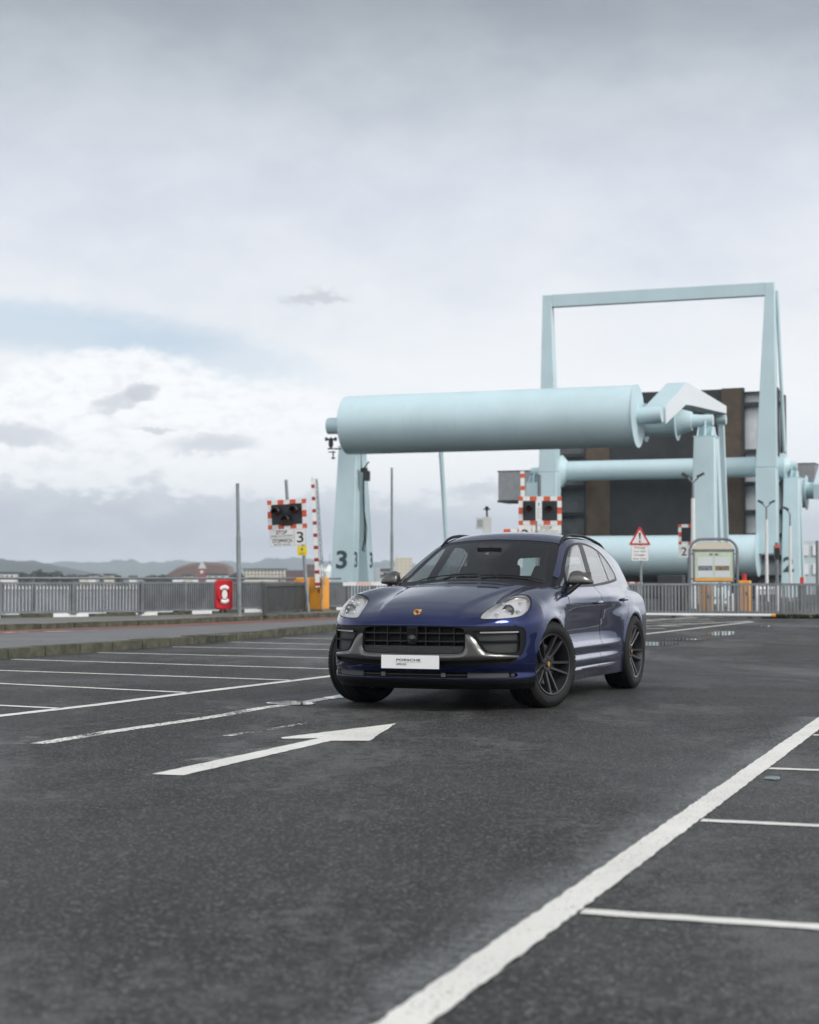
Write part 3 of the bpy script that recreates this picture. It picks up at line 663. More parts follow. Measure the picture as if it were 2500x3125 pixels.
# --- signal 3 on the left
sg, W_, H_ = signal('warning_signal', 'red and white bordered signal with three dark lamps above the STOP STOPIWCH plates', 816, 937, 1525, 1614, 45.5, R(-14), ((-.24, .1, 'lens_red'), (.22, .14, 'lens_red'), (0, -.17, 'lens_amber')), tilt=R(-2.2), nh=6, nv=4)
q_ = 45.5 / 56; sgr = sg; det = thing('sign_plates', None, None); det.parent = sg; det.scale = (q_, q_, q_); H0 = H_; H_ = H_ / q_; gz = sg.location.z / q_; sg = det
mb = MB(); mb.tube((.02, .07, -H_ / 2 + .02), (-.02, .07, H_ / 2 + .66), .055, n=12); mb.build('upper_post', M['galv'], sg)
zz = -H_ / 2 - .02
for (x0, x1, z0, z1, L1) in ((-.62, .215, zz - .27, zz, (('STOP', .125, -.09, .38), ('WHEN LIGHTS SHOW', .06, -.205, .76))), (-.61, .215, zz - .545, zz - .285, (('STOPIWCH', .125, -.37, .68), ('PAN FO GOLAU', .06, -.485, .58)))):
    pl = plate(sg, x0, z0, x1, z1, -.02, M['white'], 'text_plate', M['clad'])
    for (s, h_, dz, wd) in L1: lettering(sg, s, h_, ((x0 + x1) / 2, -.026, zz + dz), width=wd, bold=.022, m=M['text'] if h_ > .1 else M['rail_grey'])
plate(sg, .235, zz - .535, .62, zz, -.02, M['white'], 'number_plate', M['clad']); lettering(sg, '3', .36, (.43, -.026, zz - .27), width=.23, bold=.012)
mb = MB(); px_ = .47; mb.tube((px_, .07, zz - .02), (px_ + .12, .07, -gz + .28), .058, n=12); mb.build('post', M['galv'], sg)
yl = plate(sg, .31, zz - .88, .64, zz - .56, -.02, M['yellow'], 'yellow_notice')
mb = MB(); mb.prism([(.43, -.022, zz - .70), (.50, -.022, zz - .60), (.50, -.022, zz - .66), (.52, -.022, zz - .66), (.46, -.022, zz - .74), (.46, -.022, zz - .69)], (0, -.003, 0)); mb.build('emblem', M['text'], sg)
for k in range(3): mb = MB(); mb.box((.39, -.024, zz - .79 - .03 * k), (.56, -.021, zz - .78 - .03 * k)); mb.build('fine_print', M['rail_grey'], sg)
sg = sgr
for o_ in [q for q in bpy.data.objects if q.parent == det]:
    o_.parent = sgr; o_.location = o_.location * q_; o_.scale = (q_, q_, q_)
bpy.data.objects.remove(det)
# --- signal 2 behind the car roof
sg, W_, H_ = signal('warning_signal', 'red and white bordered signal with two dark red lamps rising behind the car roof', 1583, 1714, 1515, 1602, 56, R(-3), ((-.26, .08, 'lens_red'), (.20, .08, 'lens_red')), nh=6, nv=4)
zz = -H_ / 2 - .01
plate(sg, -.70, zz - .55, -.29, zz, -.02, M['white'], 'number_plate'); lettering(sg, '2', .36, (-.49, -.026, zz - .31), width=.24, bold=.012)
plate(sg, -.27, zz - .27, .70, zz, -.02, M['white'], 'text_plate', M['clad']); lettering(sg, 'STOP', .115, (.2, -.026, zz - .09), width=.38, bold=.006); lettering(sg, 'WHEN LIGHTS SHOW', .055, (.2, -.026, zz - .2), width=.80, m=M['rail_grey'])
plate(sg, -.27, zz - .55, .70, zz - .285, -.02, M['white'], 'text_plate', M['clad']); lettering(sg, 'STOPIWCH', .115, (.2, -.026, zz - .37), width=.6, bold=.006)
mb = MB(); mb.tube((-.02, .08, H_ / 2 + .72), (-.02, .08, -sg.location.z), .06, n=12); mb.build('post', M['rail_grey'], sg)
# --- small notice on a post in front of it
r, h_, Y_ = post_thing('parking_notice', 'narrow white notice on a thin post in front of the two lamp signal', 1638, 1880, 1530, .03, Y=45, cat='sign')
mb = MB(); mb.use(M['white']); mb.box((-.02, -.05, h_ - .52), (.14, -.035, h_ + .02)); mb.build('notice', None, r)
for k in range(6): mb = MB(); mb.box((.01, -.053, h_ - .2 - .05 * k), (.11, -.051, h_ - .18 - .05 * k)); mb.build('text_line', M['clad'], r)
mb = MB(); mb.box((.045, -.053, h_ - .13), (.075, -.051, h_ - .03)); mb.build('symbol', mat('sign_blue', (.05, .2, .5), .5), r)
# --- barriers
def cabinet(name, label, px, yb, Y, w_, d_, h_, m, rz=-A, cat='cabinet', parts=()):
    p = Vector((onY(px, 1770, Y).x, Y, .23 if px < 1100 else 0)); r = thing(name, label, cat, tuple(p), rz=rz); mb = MB()
    mb.box((-w_ / 2, -d_ / 2, .05), (w_ / 2, d_ / 2, h_)); o = mb.build('housing', m, r); bv = o.modifiers.new('bevel', 'BEVEL'); bv.width = .025; bv.segments = 2
    mb = MB(); mb.box((-w_ / 2 - .03, -d_ / 2 - .03, 0), (w_ / 2 + .03, d_ / 2 + .03, .05)); mb.build('plinth', M['concrete'], r)
    mb = MB(); mb.box((-w_ / 2 + .05, -d_ / 2 - .006, .15), (w_ / 2 - .05, -d_ / 2 - .002, h_ - .12)); mb.build('door', m, r)
    mb = MB(); mb.box((w_ / 2 - .12, -d_ / 2 - .03, h_ * .55), (w_ / 2 - .09, -d_ / 2 - .006, h_ * .65)); mb.build('handle', M['dark'], r)
    return r
cb = cabinet('barrier_cabinet', 'orange barrier cabinet carrying the upright red and white arm', 972, 1865, 47.4, .41, .4, .94, M['orange'])
cabinet('barrier_cabinet', 'orange cabinet half hidden behind the gate section on the left', 925, 1865, 48.2, .42, .4, .93, M['orange'])
cabinet('barrier_cabinet', 'slim orange cabinet at the right of the raised barrier', 995, 1865, 48.0, .10, .3, .92, M['orange'])
cabinet('marker_bollard', 'white bollard between the two orange cabinets on the left', 947, 1865, 47.4, .07, .07, .83, M['white'], cat='bollard')
def barrier_arm(name, label, P0, P1, wd0, wd1, n, red, frac=.45, mesh_skirt=False, off=0):
    r = thing('road_barrier', label, 'barrier', tuple(P0)); d = P1 - P0; L_ = d.length; z = d.normalized(); x = Vector((1, 0, 0)); x = (x - z * x.dot(z)).normalized() if abs(z.x) < .8 else Vector((0, 0, 1)); y = z.cross(x)
    def sec(s, wd, g=0): c_ = z * s; return [c_ + x * a_ * (wd / 2 + g) + y * b_ * (.035 + g) for a_, b_ in ((-1, -1), (1, -1), (1, 1), (-1, 1))]
    mb = MB(); mb.hexa(sec(0, wd0) + sec(L_, wd1)); mb.build('boom', M['white'], r)
    for k in range(n):
        s0 = L_ * (k + .1 + off) / n; s1 = s0 + L_ / n * frac; f = lambda s: wd0 + (wd1 - wd0) * s / L_
        mb = MB(); mb.hexa(sec(s0, f(s0), .003) + sec(s1, f(s1), .003)); mb.build('red_band', red, r)
    return r, x, y, z, L_
dred = mat('dark_red_band', (.33, .03, .025), .5)
P0 = onY(970, 1792, 47.1); P1 = onY(954, 1456, 47.1)
r, x, y, z, L_ = barrier_arm('barrier_arm', 'upright white barrier arm with red squares on the orange cabinet', P0, P1, .125, .085, 9, dred, .28)
V = []; F = []; mb = MB()
for k in range(60):
    s_ = .05 + (L_ - .1) * k / 60; wv = .08 - .04 * k / 60 + .018 * math.sin(k * 2.1) + random.uniform(-.01, .01)
    mb.path([z * s_ + x * .06, z * (s_ + .05) + x * (.06 + wv * .5), z * (s_ + .02) + x * (.06 + wv)], .007, 5)
for q in (.45, 1.0): mb.path([z * (.05 + (L_ - .1) * k / 60) + x * (.08 + q * (.10 - .05 * k / 60 + .015 * math.sin(k * 2.1 + q))) for k in range(61)], .012, 5)
mb.path([z * .2 + x * .14, Vector((.13, -.03, -.25)), Vector((.08, -.04, -.45)), Vector((.13, -.03, -.62))], .02, 6)
mb.build('folded_skirt', M['galv'], r)
P0 = onY(1047, 1782, 46.5); P1 = onY(1350, 1780, 46.5)
barrier_arm('barrier_arm', 'lowered white barrier arm with faded red bands behind the bonnet', P0, P1, .105, .10, 3, mat('faded_red', (.68, .50, .46), .5), .45, off=.3)
P0 = onY(1600, 1525, 58.5); P1 = onY(1594, 1438, 58.5)
barrier_arm('barrier_arm', 'tip of a raised red and white barrier arm left of the two lamp signal', onY(1601, 1700, 58.5), P1, .16, .14, 7, M['orangered'], .35, off=.35)
P0 = onY(1533, 1620, 62); P1 = onY(1700, 1618, 62)
barrier_arm('barrier_arm', 'short level red and white barrier arm just above the car roof', P0, P1, .12, .12, 4, M['orangered'], .5)
cabinet('barrier_cabinet', 'orange cabinet behind the right railing below the notice board', 2155, 1865, 54.5, .40, .4, .95, M['orange'])
cb = cabinet('barrier_cabinet', 'orange topped cabinet with red lamp behind the right railing', 2272, 1865, 57, .42, .4, 1.08, M['orange'])
mb = MB(); mb.tube((0, 0, 1.08), (0, 0, 1.3), .075, n=16); mb.build('beacon', M['red'], cb)
for k, (px, h_) in enumerate(((2190, .9), (2203, .92), (2222, .8), (2235, .7), (2310, 1.0), (2327, .95), (2368, 1.05), (2375, 1.05))):
    cabinet('marker_bollard', 'slim white bollard behind the railing, ' + ('just right of the orange cabinet under the notice board', 'second white bollard right of that orange cabinet', 'short one directly below the notice board edge', 'the lowest one beside the arched frame', 'tall one just right of the beacon cabinet', 'second tall one right of the beacon cabinet', 'left one of a close pair below pillar 2', 'right one of a close pair below pillar 2')[k], px, 1865, 55.2 + .35 * (k % 3), .07, .07, h_ * .95, M['white'], cat='bollard')['group'] = 'white bollards behind the right railing'
cb = cabinet('barrier_cabinet', 'dark cabinet with red beacon near the pillar numbered 2', 2448, 1865, 60, .3, .3, .95, M['dark'])
mb = MB(); mb.tube((0, 0, .95), (0, 0, 1.2), .07, n=16); mb.build('beacon', mat('bright_beacon', (.7, .04, .02), .4), cb)
# long pale container and dark box seen over the right railing
cabinet('storage_box', 'grey box with a sloping lid behind the right railing near the car', 2050, 1865, 54, .8, .5, 1.25, M['dark'], cat='box')
P0 = onY(1915, 1781, 53.5); P1 = onY(1962, 1782, 53.5)
barrier_arm('barrier_arm', 'stub of a white and red barrier arm behind the warning sign post', onY(1880, 1780, 53.5), P1, .1, .1, 3, M['orangered'], .4)
# --- triangular warning sign
r, h_, Y_ = post_thing('warning_sign', 'red bordered triangle with exclamation mark above a Perygl Danger plate', 1957, 1880, 1612, .035, Y=46, cat='sign')
c_ = onY(1952, 1605, 46); ox = c_.x - r.location.x; tz = c_.z; s_ = .60
def tri(w2, z0, z1, y): return [(ox - w2, y, z0), (ox + w2, y, z0), (ox, y, z1)]
def rtri(w2, z0, z1, y, rad, n=5):
    P = tri(w2, z0, z1, y); P = [Vector(p) for p in P]; out = []
    for i in range(3):
        p, a_, b_ = P[i], P[i - 1], P[(i + 1) % 3]; da, db = (a_ - p).normalized(), (b_ - p).normalized(); s0, s1 = p + da * rad, p + db * rad
        for k in range(n + 1): q = k / n; out.append((1 - q) ** 2 * s0 + 2 * q * (1 - q) * p + q * q * s1)
    return out
z0 = onY(1952, 1664, 46).z
mb = MB(); mb.prism(rtri(.30, z0, tz, -.05, .04), (0, .012, 0)); mb.build('red_triangle', M['red'], r)
mb = MB(); mb.prism(rtri(.215, z0 + .055, tz - .11, -.053, .02), (0, .002, 0)); mb.build('white_triangle', M['white'], r)
mb = MB(); mb.prism([(ox - .012, -.056, z0 + .16), (ox + .012, -.056, z0 + .16), (ox + .03, -.056, z0 + .30), (ox + .02, -.056, z0 + .345), (ox - .02, -.056, z0 + .345), (ox - .03, -.056, z0 + .30)], (0, .002, 0)); mb.tube((ox, -.056, z0 + .10), (ox, -.054, z0 + .10), .026, n=16); mb.build('exclamation_mark', M['text'], r)
pz0, pz1 = onY(1952, 1712, 46).z, z0 - .012; plate(r, ox - .235, pz0, ox + .235, pz1, -.05, M['white'], 'plate', M['clad'])
for k, (s, wd) in enumerate((('Perygl', .27), ('dwr dyfn', .33), ('Danger', .29), ('deep water', .38))): lettering(r, s, .062 if s[0] in 'PD' else .05, (ox, -.056, pz1 - .06 - .098 * k), width=wd, bold=.01)
# --- notice board with arched tubular frame
c_ = onY(2179, 1880, 50.8); r = thing('notice_board', 'notice board with two pictures in an arched grey tube frame', 'notice board', (c_.x, 50.8, 0), rz=R(-4)); k_ = 50.8 / 5200
zt = onY(2179, 1645, 50.8).z; hw = 72 * k_; rad = .38; pts = [(-hw, 0, 0), (-hw, 0, zt - rad)]
pts += [(-hw + rad - rad * math.cos(t_), 0, zt - rad + rad * math.sin(t_)) for t_ in [math.pi / 2 * q / 8 for q in range(1, 9)]] + [(hw - rad + rad * math.sin(t_), 0, zt - rad + rad * math.cos(t_)) for t_ in [math.pi / 2 * q / 8 for q in range(0, 9)]] + [(hw, 0, 0)]
mb = MB(); mb.path(pts, .042, 10); mb.build('tube_frame', M['rail_grey'], r)
zb1, zb0 = onY(2179, 1680, 50.8).z, onY(2179, 1777, 50.8).z; w2 = 62 * k_
mb = MB(); mb.box((-w2, -.06, zb0), (w2, .04, zb1)); mb.build('case', M['rail_grey'], r)
mb = MB(); mb.box((-w2 + .05, -.068, zb0 + .12), (w2 - .05, -.062, zb1 - .05)); mb.build('board', mat('pale_green_board', (.50, .58, .44), .5, var=.1), r)
mb = MB(); mb.box((-w2 + .05, -.07, zb0 + .04), (w2 - .05, -.062, zb0 + .115)); mb.build('orange_strip', M['orange'], r)
header = [(-hw + .08, -.0, zb1 + .04), (hw - .08, 0, zb1 + .04)] + [(hw - rad + (rad - .08) * math.cos(t_), 0, zt - rad + (rad - .08) * math.sin(t_)) for t_ in [math.pi / 2 * q / 6 for q in range(0, 7)]] + [(-hw + rad - (rad - .08) * math.sin(t_), 0, zt - rad + (rad - .08) * math.cos(t_)) for t_ in [math.pi / 2 * q / 6 for q in range(0, 7)]]
mb = MB(); mb.prism(header, (0, .02, 0)); mb.build('header_panel', mat('cream_panel', (.62, .57, .47), .5), r)
sky_ = mat('poster_sky', (.62, .66, .66), .4); land_ = mat('poster_land', (.22, .16, .10), .5, var=.5, vscale=12); wat_ = mat('poster_sea', (.16, .18, .20), .5, var=.5, vscale=12)
for q, lm_ in ((-1, wat_), (1, land_)):
    x0, x1 = sorted((q * .03, q * .47)); mb = MB(); mb.use(sky_); mb.box((x0, -.073, zb0 + .15), (x1, -.069, zb1 - .20)); mb.use(lm_); mb.box((x0 + .01, -.076, zb0 + .35), (x1 - .01, -.0735, zb0 + .49)); mb.build('poster', None, r)
for q in (-1, 1): mb = MB(); mb.box((q * .08 - .05, -.072, zb1 - .15), (q * .08 + .05, -.0685, zb1 - .09)); mb.build('heading', M['rail_grey'], r)
for q in (-1, 1):
    for zz in (zb0 + .1, zb1 - .1): mb = MB(); mb.tube((q * w2, 0, zz), (q * hw, 0, zz), .02, n=8); mb.build('bracket', M['rail_grey'], r)
# --- signal edge-on by the pillar
sg, W_, H_ = signal('warning_signal', 'narrow edge of a red and white signal with number 2 left of the light pillar', 2072, 2190, 1600, 1662, 76, R(-8), ((.1, 0, 'lens_red'),))
mb = MB(); mb.tube((-W_ * .25, .08, H_ / 2), (-W_ * .25, .08, -sg.location.z), .045, n=12); mb.build('post', M['rail_grey'], sg)
plate(sg, -W_ / 2, -H_ / 2 - .58, -W_ / 2 + .5, -H_ / 2 - .02, -.02, M['white'], 'number_plate'); lettering(sg, '2', .38, (-W_ / 2 + .25, -.026, -H_ / 2 - .3), bold=.01)
# red headed panel right of the frame leg
sg = thing('control_post', 'slim grey control post with dark red head between the frame leg and pillar 2', 'post', (onY(2372, 1770, 66).x, 66, 0))
mb = MB(); mb.tube((0, 0, 0), (0, 0, 2.55), .07, n=12); mb.build('post', M['rail_grey'], sg)
mb = MB(); mb.box((-.10, -.08, 1.9), (.10, .08, 2.45)); mb.build('head', M['black'], sg); mb = MB(); mb.box((-.10, -.09, 2.34), (.10, -.081, 2.45)); mb.build('red_band', M['orangered'], sg)
# --- twin head lamp posts
def lamp_post(label, px, ytop, Y, single=False, arm=.30):
    b_ = Vector((onY(px, 1770, Y).x, Y, 0)); h_ = onY(px, ytop, Y).z
    r = thing('lamp_post', label, 'lamp post', tuple(b_), group='lamp posts by the bridges'); 
    mb = MB(); mb.tube((0, 0, 0), (0, 0, h_ - .9), .085, .075, 14); mb.build('post', M['white'], r)
    mb = MB(); mb.tube((0, 0, h_ - .9), (0, 0, h_ - .25), .045, .04, 12); mb.build('bracket', M['rail_grey'], r)
    for s_ in ((-1, 1) if not single else (-1,)):
        mb = MB(); mb.path([(0, 0, h_ - .3), (s_ * arm * .5, 0, h_ - .15), (s_ * arm, 0, h_)], .03, 8); mb.build('arm', M['rail_grey'], r)
        mx = Matrix.Translation((s_ * arm, 0, h_)) @ Matrix.Rotation(-s_ * .5, 4, 'Y')
        mb = MB(); mb.box((-.14, -.12, -.045), (.14, .12, .05), mx); mb.build('lamp_head', M['dark'], r)
    return r
lamp_post('white lamp post with two dark heads before the right pillar of the near bridge', 2117, 1450, 66, arm=.30)
lamp_post('white lamp post with two small dark heads in front of the tall frame leg', 2341, 1532, 88)
lamp_post('white lamp post with one dark head in front of the pillar numbered 2', 2413, 1552, 88, single=True, arm=.2)
# --- lifebuoy housing on the railing
c_ = onY(679, 1814, 41.2); r = thing('lifebuoy_cabinet', 'red lifebuoy housing with a white ring hung on the grey railing', 'lifebuoy', tuple(c_), rz=R(18)); k_ = 41.2 / 5200
def rrect(w2, h2, rad, y, n=6):
    out = []
    for (sx, sz, a0) in ((1, 1, 0), (-1, 1, 90), (-1, -1, 180), (1, -1, 270)):
        for q in range(n + 1): t_ = R(a0 + 90 * q / n); out.append((sx * (w2 - rad) + rad * math.cos(t_), y, sz * (h2 - rad) + rad * math.sin(t_)))
    return out
redp = mat('lifebuoy_red', (.52, .012, .02), .35, var=.1)
mb = MB(); mb.prism(rrect(.27, .47, .1, -.30), (0, .26, 0)); o = mb.build('housing', redp, r); bv = o.modifiers.new('bevel', 'BEVEL'); bv.width = .035; bv.segments = 3; bv.limit_method = 'ANGLE'
V = []; ringp = []
def ovring(rx, rz_, tube, seg=48, ns=10, a0=0, a1=360, y=-.30):
    mb = MB(); pts = []
    return mb
mb = MB(); n = 48; ns = 10; V = []; F = []
for k in range(n):
    t_ = 2 * math.pi * k / n; d = Vector((math.cos(t_) * .85, 0, math.sin(t_) * 1.12))
    for q in range(ns): p_ = 2 * math.pi * q / ns; V.append(d * (.21 + .055 * math.cos(p_)) + Vector((0, -.30 + .045 * math.sin(p_) - .02, 0)))
F = [(k * ns + q, ((k + 1) % n) * ns + q, ((k + 1) % n) * ns + (q + 1) % ns, k * ns + (q + 1) % ns) for k in range(n) for q in range(ns)]
mb.use(redp); mb.cur = 0; mb.add(V, F, True); mb.use(M['white'])
ob = mb.build('ring', None, r)
for i, pol in enumerate(ob.data.polygons):
    k = (i // ns); t_ = 360 * k / n
    pol.material_index = 1 if (50 < t_ < 130 or 230 < t_ < 310) else 0
mb = MB(); mb.prism([(.085 * math.cos(t_ / 20 * 6.283), -.335, .15 * math.sin(t_ / 20 * 6.283)) for t_ in range(20)], (0, .02, 0)); mb.build('centre_panel', M['white'], r)
mb = MB(); mb.box((-.10, -.05, -.60), (-.06, -.01, -.42)); mb.box((.06, -.05, -.60), (.10, -.01, -.42)); mb.build('bracket', M['dark'], r)
for o_ in [q for q in bpy.data.objects if q.parent == r]: o_.scale = (.78, .78, .76)
# --- camera mast and white instrument box above the roof
r = thing('instrument_mast', 'white instrument box with small camera on top above the car roof', 'mast', (onY(1477, 1770, 70).x, 70, 0)); k_ = 70 / 5200
zt = onY(1477, 1578, 70).z
mb = MB(); mb.box((-.02, -.2, 0), (.30, .2, zt)); mb.build('cabinet', M['white'], r)
mb = MB(); mb.box((-.30, -.22, zt - .5), (-.03, .15, zt - .02)); mb.build('side_box', M['white'], r); mb = MB(); mb.box((-.27, -.235, zt - .42), (-.06, -.222, zt - .1)); mb.build('vent', M['clad'], r)
mb = MB(); mb.tube((.13, 0, zt), (.13, 0, zt + .3), .04); mb.tube((.13, -.08, zt + .33), (.13, .1, zt + .38), .08); mb.box((-.02, -.03, zt + .30), (.28, .03, zt + .34)); mb.build('camera', M['dark'], r)

# ================================================================== BASCULE BRIDGES (grid frame: u across, v away)
SB, SD = M['steel_blue'], M['steel_blue_dull']
def gh(u, v, z): return tuple(G(u, v, z))
def gbox(mb, u0, u1, v0, v1, z0, z1): return mb.hexa([gh(u0, v0, z0), gh(u1, v0, z0), gh(u1, v1, z0), gh(u0, v1, z0), gh(u0, v0, z1), gh(u1, v0, z1), gh(u1, v1, z1), gh(u0, v1, z1)])
def loc_children(root, v, u, z=0.):
    root.location = G(u, v, z)
def pillar(uc, v0, label, digit, flip=1, dig=True):
    """A-frame pillar: front and rear tapered box legs meeting at the bearing"""
    r = thing('bridge_pillar', label, 'pillar', tuple(G(uc, v0)), rz=-A)
    H_ = 7.05
    def leg(b0, b1, t0, t1, wb=.56, wt=.43):
        mb = MB(); mb.hexa([(-wb, b0, -.3), (wb, b0, -.3), (wb, b1, -.3), (-wb, b1, -.3), (-wt, t0, H_), (wt, t0, H_), (wt, t1, H_), (-wt, t1, H_)]); o = mb.build('leg', SB, r)
        bv = o.modifiers.new('bevel', 'BEVEL'); bv.width = .03; bv.segments = 2; return o
    l1 = leg(-1.42, -.72, -.62, -.02); l2 = leg(.80, 1.55, .04, .64)
    mb = MB(); mb.box((-.62, -1.6, -.3), (.62, 1.7, .12)); mb.build('footing', M['concrete'], r)
    # bearing stand: flared gusset plates on a base plate
    mb = MB(); mb.box((-.45, -.62, H_), (.45, .62, H_ + .05))
    for x in (-.3, 0, .3):
        hh = .9 if x == 0 else .45; mb.prism([(x - .03, -.5, H_ + .05), (x - .03, .5, H_ + .05), (x - .03, .16, H_ + hh), (x - .03, -.16, H_ + hh)], (.06, 0, 0))
    pts = [(-.44, H_ + .05), (.44, H_ + .05), (.26, H_ + .35), (.15, H_ + .65), (.12, H_ + .98), (-.12, H_ + .98), (-.15, H_ + .65), (-.26, H_ + .35)]
    mb.prism([(x, -.07, z) for x, z in pts], (0, .14, 0)); mb.tube((-.28, 0, 7.78), (.28, 0, 7.78), .24, n=20)
    mb.build('bearing_stand', SB, r)
    if dig:
        sl = (.80) / H_          # lean of the front face
        t = math.atan((1.42 - .62) / (H_ + .3))
        zc = 2.0
        yf = lambda z: -1.42 + .80 * (z + .3) / (H_ + .3)
        lettering(r, digit, .82 if digit == '3' else .90, (-.04 if digit == '3' else -.12, yf(zc) - .012, zc), width=.52 if digit == '3' else .62, bold=.03, tilt=(-t, 0, 0), m=M['digit'])
        if digit == '3':
            for yy, hh, yo in ((-1.02, .42, 0), (1.22, .42, 0)):
                lettering(r, digit, .72, (.53, (-.90 if yy < 0 else 1.0), 2.0), width=.36, bold=.02, tilt=(0, 0, R(90)), m=M['digit'])
    return r
pillar(-28.08, 71.2, 'tapered pale blue pillar numbered 3 at the left end of the big cylinder', '3')
pillar(-12.15, 71.2, 'tapered pale blue pillar under the right end of the near bridge, a lamp post before it', '3', dig=False)
pillar(-27.85, 101.4, 'short visible pale blue pillar behind the signal, left end of the far bridge', '2', dig=False)
pillar(-12.3, 101.4, 'tapered pale blue pillar numbered 2 at the far right', '2')
# conduit and cabling on pillar 3
r = thing('cable_conduit', 'dark cable loops hanging inside the left pillar numbered 3', 'cable', tuple(G(-27.48, 70.9, 0)), rz=-A)
mb = MB(); mb.path([(.05, 0, 6.1), (.08, -.05, 4.5), (.16, -.12, 3.6), (.14, -.10, 2.9), (.02, -.05, 2.4)], .035, 6); mb.path([(.05, 0, 5.9), (.12, -.08, 4.2), (.26, -.16, 3.4), (.20, -.12, 2.7), (.10, -.05, 2.35)], .03, 6); mb.build('loop', M['dark'], r)
mb = MB(); mb.box((-.02, -.2, 5.9), (.26, .0, 6.1)); mb.box((.15, -.3, 5.5), (.42, -.12, 5.95)); mb.tube((.1, -.2, 6.0), (.42, -.3, 6.35), .03); mb.build('floodlight', M['dark'], r)
# near bridge: raised counterweight cylinder with arms reaching back over the trunnions
def cyl_prof(mb, c0, c1, rad, n=64): return mb.tube(c0, c1, rad, n=n)
zc, rc = 7.55, 1.22
r = thing('bridge_counterweight', 'huge pale blue horizontal cylinder across the near bridge with angular arms', 'bridge part', tuple(G(-26.25, 66, zc)), rz=-A)
LL = 12.25
mb = MB(); mb.lathe([(0, 0), (rc - .03, 0), (rc, .03), (rc, LL - .03), (rc - .03, LL), (0, LL)], (0, 0, 0), (1, 0, 0), 96); mb.build('cylinder', SB, r)
for x in (2.45, 4.9, 7.35, 9.8): mb = MB(); mb.lathe([(rc - .002, x - .02), (rc + .004, x - .008), (rc + .004, x + .008), (rc - .002, x + .02)], (0, 0, 0), (1, 0, 0), 96); mb.build('weld_seam', SB, r)
for x in (LL,):
    mb = MB(); mb.lathe([(0, x + .0), (rc + .03, x + .0), (rc + .03, x + .05), (0, x + .05)], (0, 0, 0), (1, 0, 0), 96); mb.build('end_plate', SB, r)
mb = MB(); mb.tube((-.86, 0, 0), (.1, 0, 0), .345, n=48); mb.build('stub', SB, r)
mb = MB(); mb.prism([(-.45, y, z) for y, z in ((.2, .1), (5.2, 1.6), (12, 1.6), (12, 1.2), (6, .9), (.2, -.3))], (.8, 0, 0)); mb.build('arm', SB, r)
mb = MB(); mb.tube((LL + .05, 0, 0), (LL + 1.0, 0, .05), .33, n=40); mb.build('stub', SB, r)
pf = [(.4, .37), (5.2, 1.86), (15.4, 1.84), (15.4, 1.49), (6.35, .99), (4.84, .89), (.42, -.30)]
mb = MB(); mb.prism([(LL + .18, y, z) for y, z in pf], (.87, 0, 0)); o = mb.build('arm', SB, r); bv = o.modifiers.new('bevel', 'BEVEL'); bv.width = .03; bv.segments = 2
mb = MB(); mb.prism([(LL + 1.05, y, z) for y, z in pf], (.02, 0, 0)); mb.build('arm_plate', mat('lit_arm_paint', (.74, .78, .80), .4), r)  # arm's right side in near-white: the light on it put into the colour
# near bridge trunnion: tube with discs and cone
r = thing('trunnion', 'pale blue trunnion tube with round flanges beside the top of the lamp post pillar', 'bridge part', tuple(G(-15.6, 71.2, 7.78)), rz=-A)
mb = MB(); mb.tube((-8, 0, -.12), (2.3, 0, -.12), .50, n=40); mb.build('tube', SB, r)
for x, ra in ((.85, .82), (2.2, .80)): mb = MB(); mb.tube((x, 0, -.02), (x + .05, 0, -.02), ra, n=56); mb.build('flange', SB, r)
mb = MB(); mb.tube((2.25, 0, -.02), (2.85, 0, -.02), .58, .40, n=40); mb.tube((2.85, 0, -.02), (3.45, 0, 0), .30, .22, n=32); mb.build('cone', SB, r)
# link rods at the end of the arm
r = thing('link_rod', 'slim pale blue box rod hanging from the angular arm right of the pillar', 'bridge part', tuple(G(-13.2, 81.4, 0)), rz=-A)
mb = MB(); mb.hexa([(-.13, 1.4, .3), (.15, 1.4, .3), (.15, 1.7, .3), (-.13, 1.7, .3), (-.12, -.18, 8.9), (.13, -.18, 8.9), (.13, .18, 8.9), (-.12, .18, 8.9)]); mb.build('rod', SB, r)
mb = MB(); mb.tube((-.2, 0, 8.75), (.25, 0, 8.75), .24, n=24); mb.build('pin', SB, r)
r = thing('link_rod', 'thin pale blue strut seen under the middle of the big cylinder', 'bridge part', tuple(G(-24.0, 79.5, 0))); p0, p1 = onY(1345, 1378, 75), onY(1362, 1640, 75); r.location = (p1.x, 75, 0)
mb = MB(); mb.tube((.02, 0, 0), (0, 0, p1.z), .10, n=16); mb.tube((0, 0, p1.z), (p0.x - p1.x, 0, p0.z + .2), .10, n=16); mb.build('rod', SB, r)
# ornament: camera bracket at the left end of the cylinder
r = thing('camera_bracket', 'small dark camera bracket under the left end of the big cylinder', 'camera', tuple(onY(1010, 1370, 73.5)))
k_ = 73.5 / 5200
mb = MB(); mb.box((-.14, -.05, -.02), (.45, .05, .03)); mb.tube((0, 0, 0), (0, 0, .5), .05); mb.tube((0, 0, .1), (0, 0, .42), .10); mb.tube((-.2, 0, .42), (.2, 0, .42), .04); mb.tube((-.2, 0, .35), (-.2, 0, .5), .06); mb.tube((.2, 0, .35), (.2, 0, .5), .06); mb.tube((.05, 0, -.15), (.05, 0, -.12), .17); mb.tube((.1, 0, -.45), (.1, 0, -.1), .03); mb.tube((.1, 0, -.42), (.1, 0, -.38), .1); mb.build('bracket', M['dark'], r)
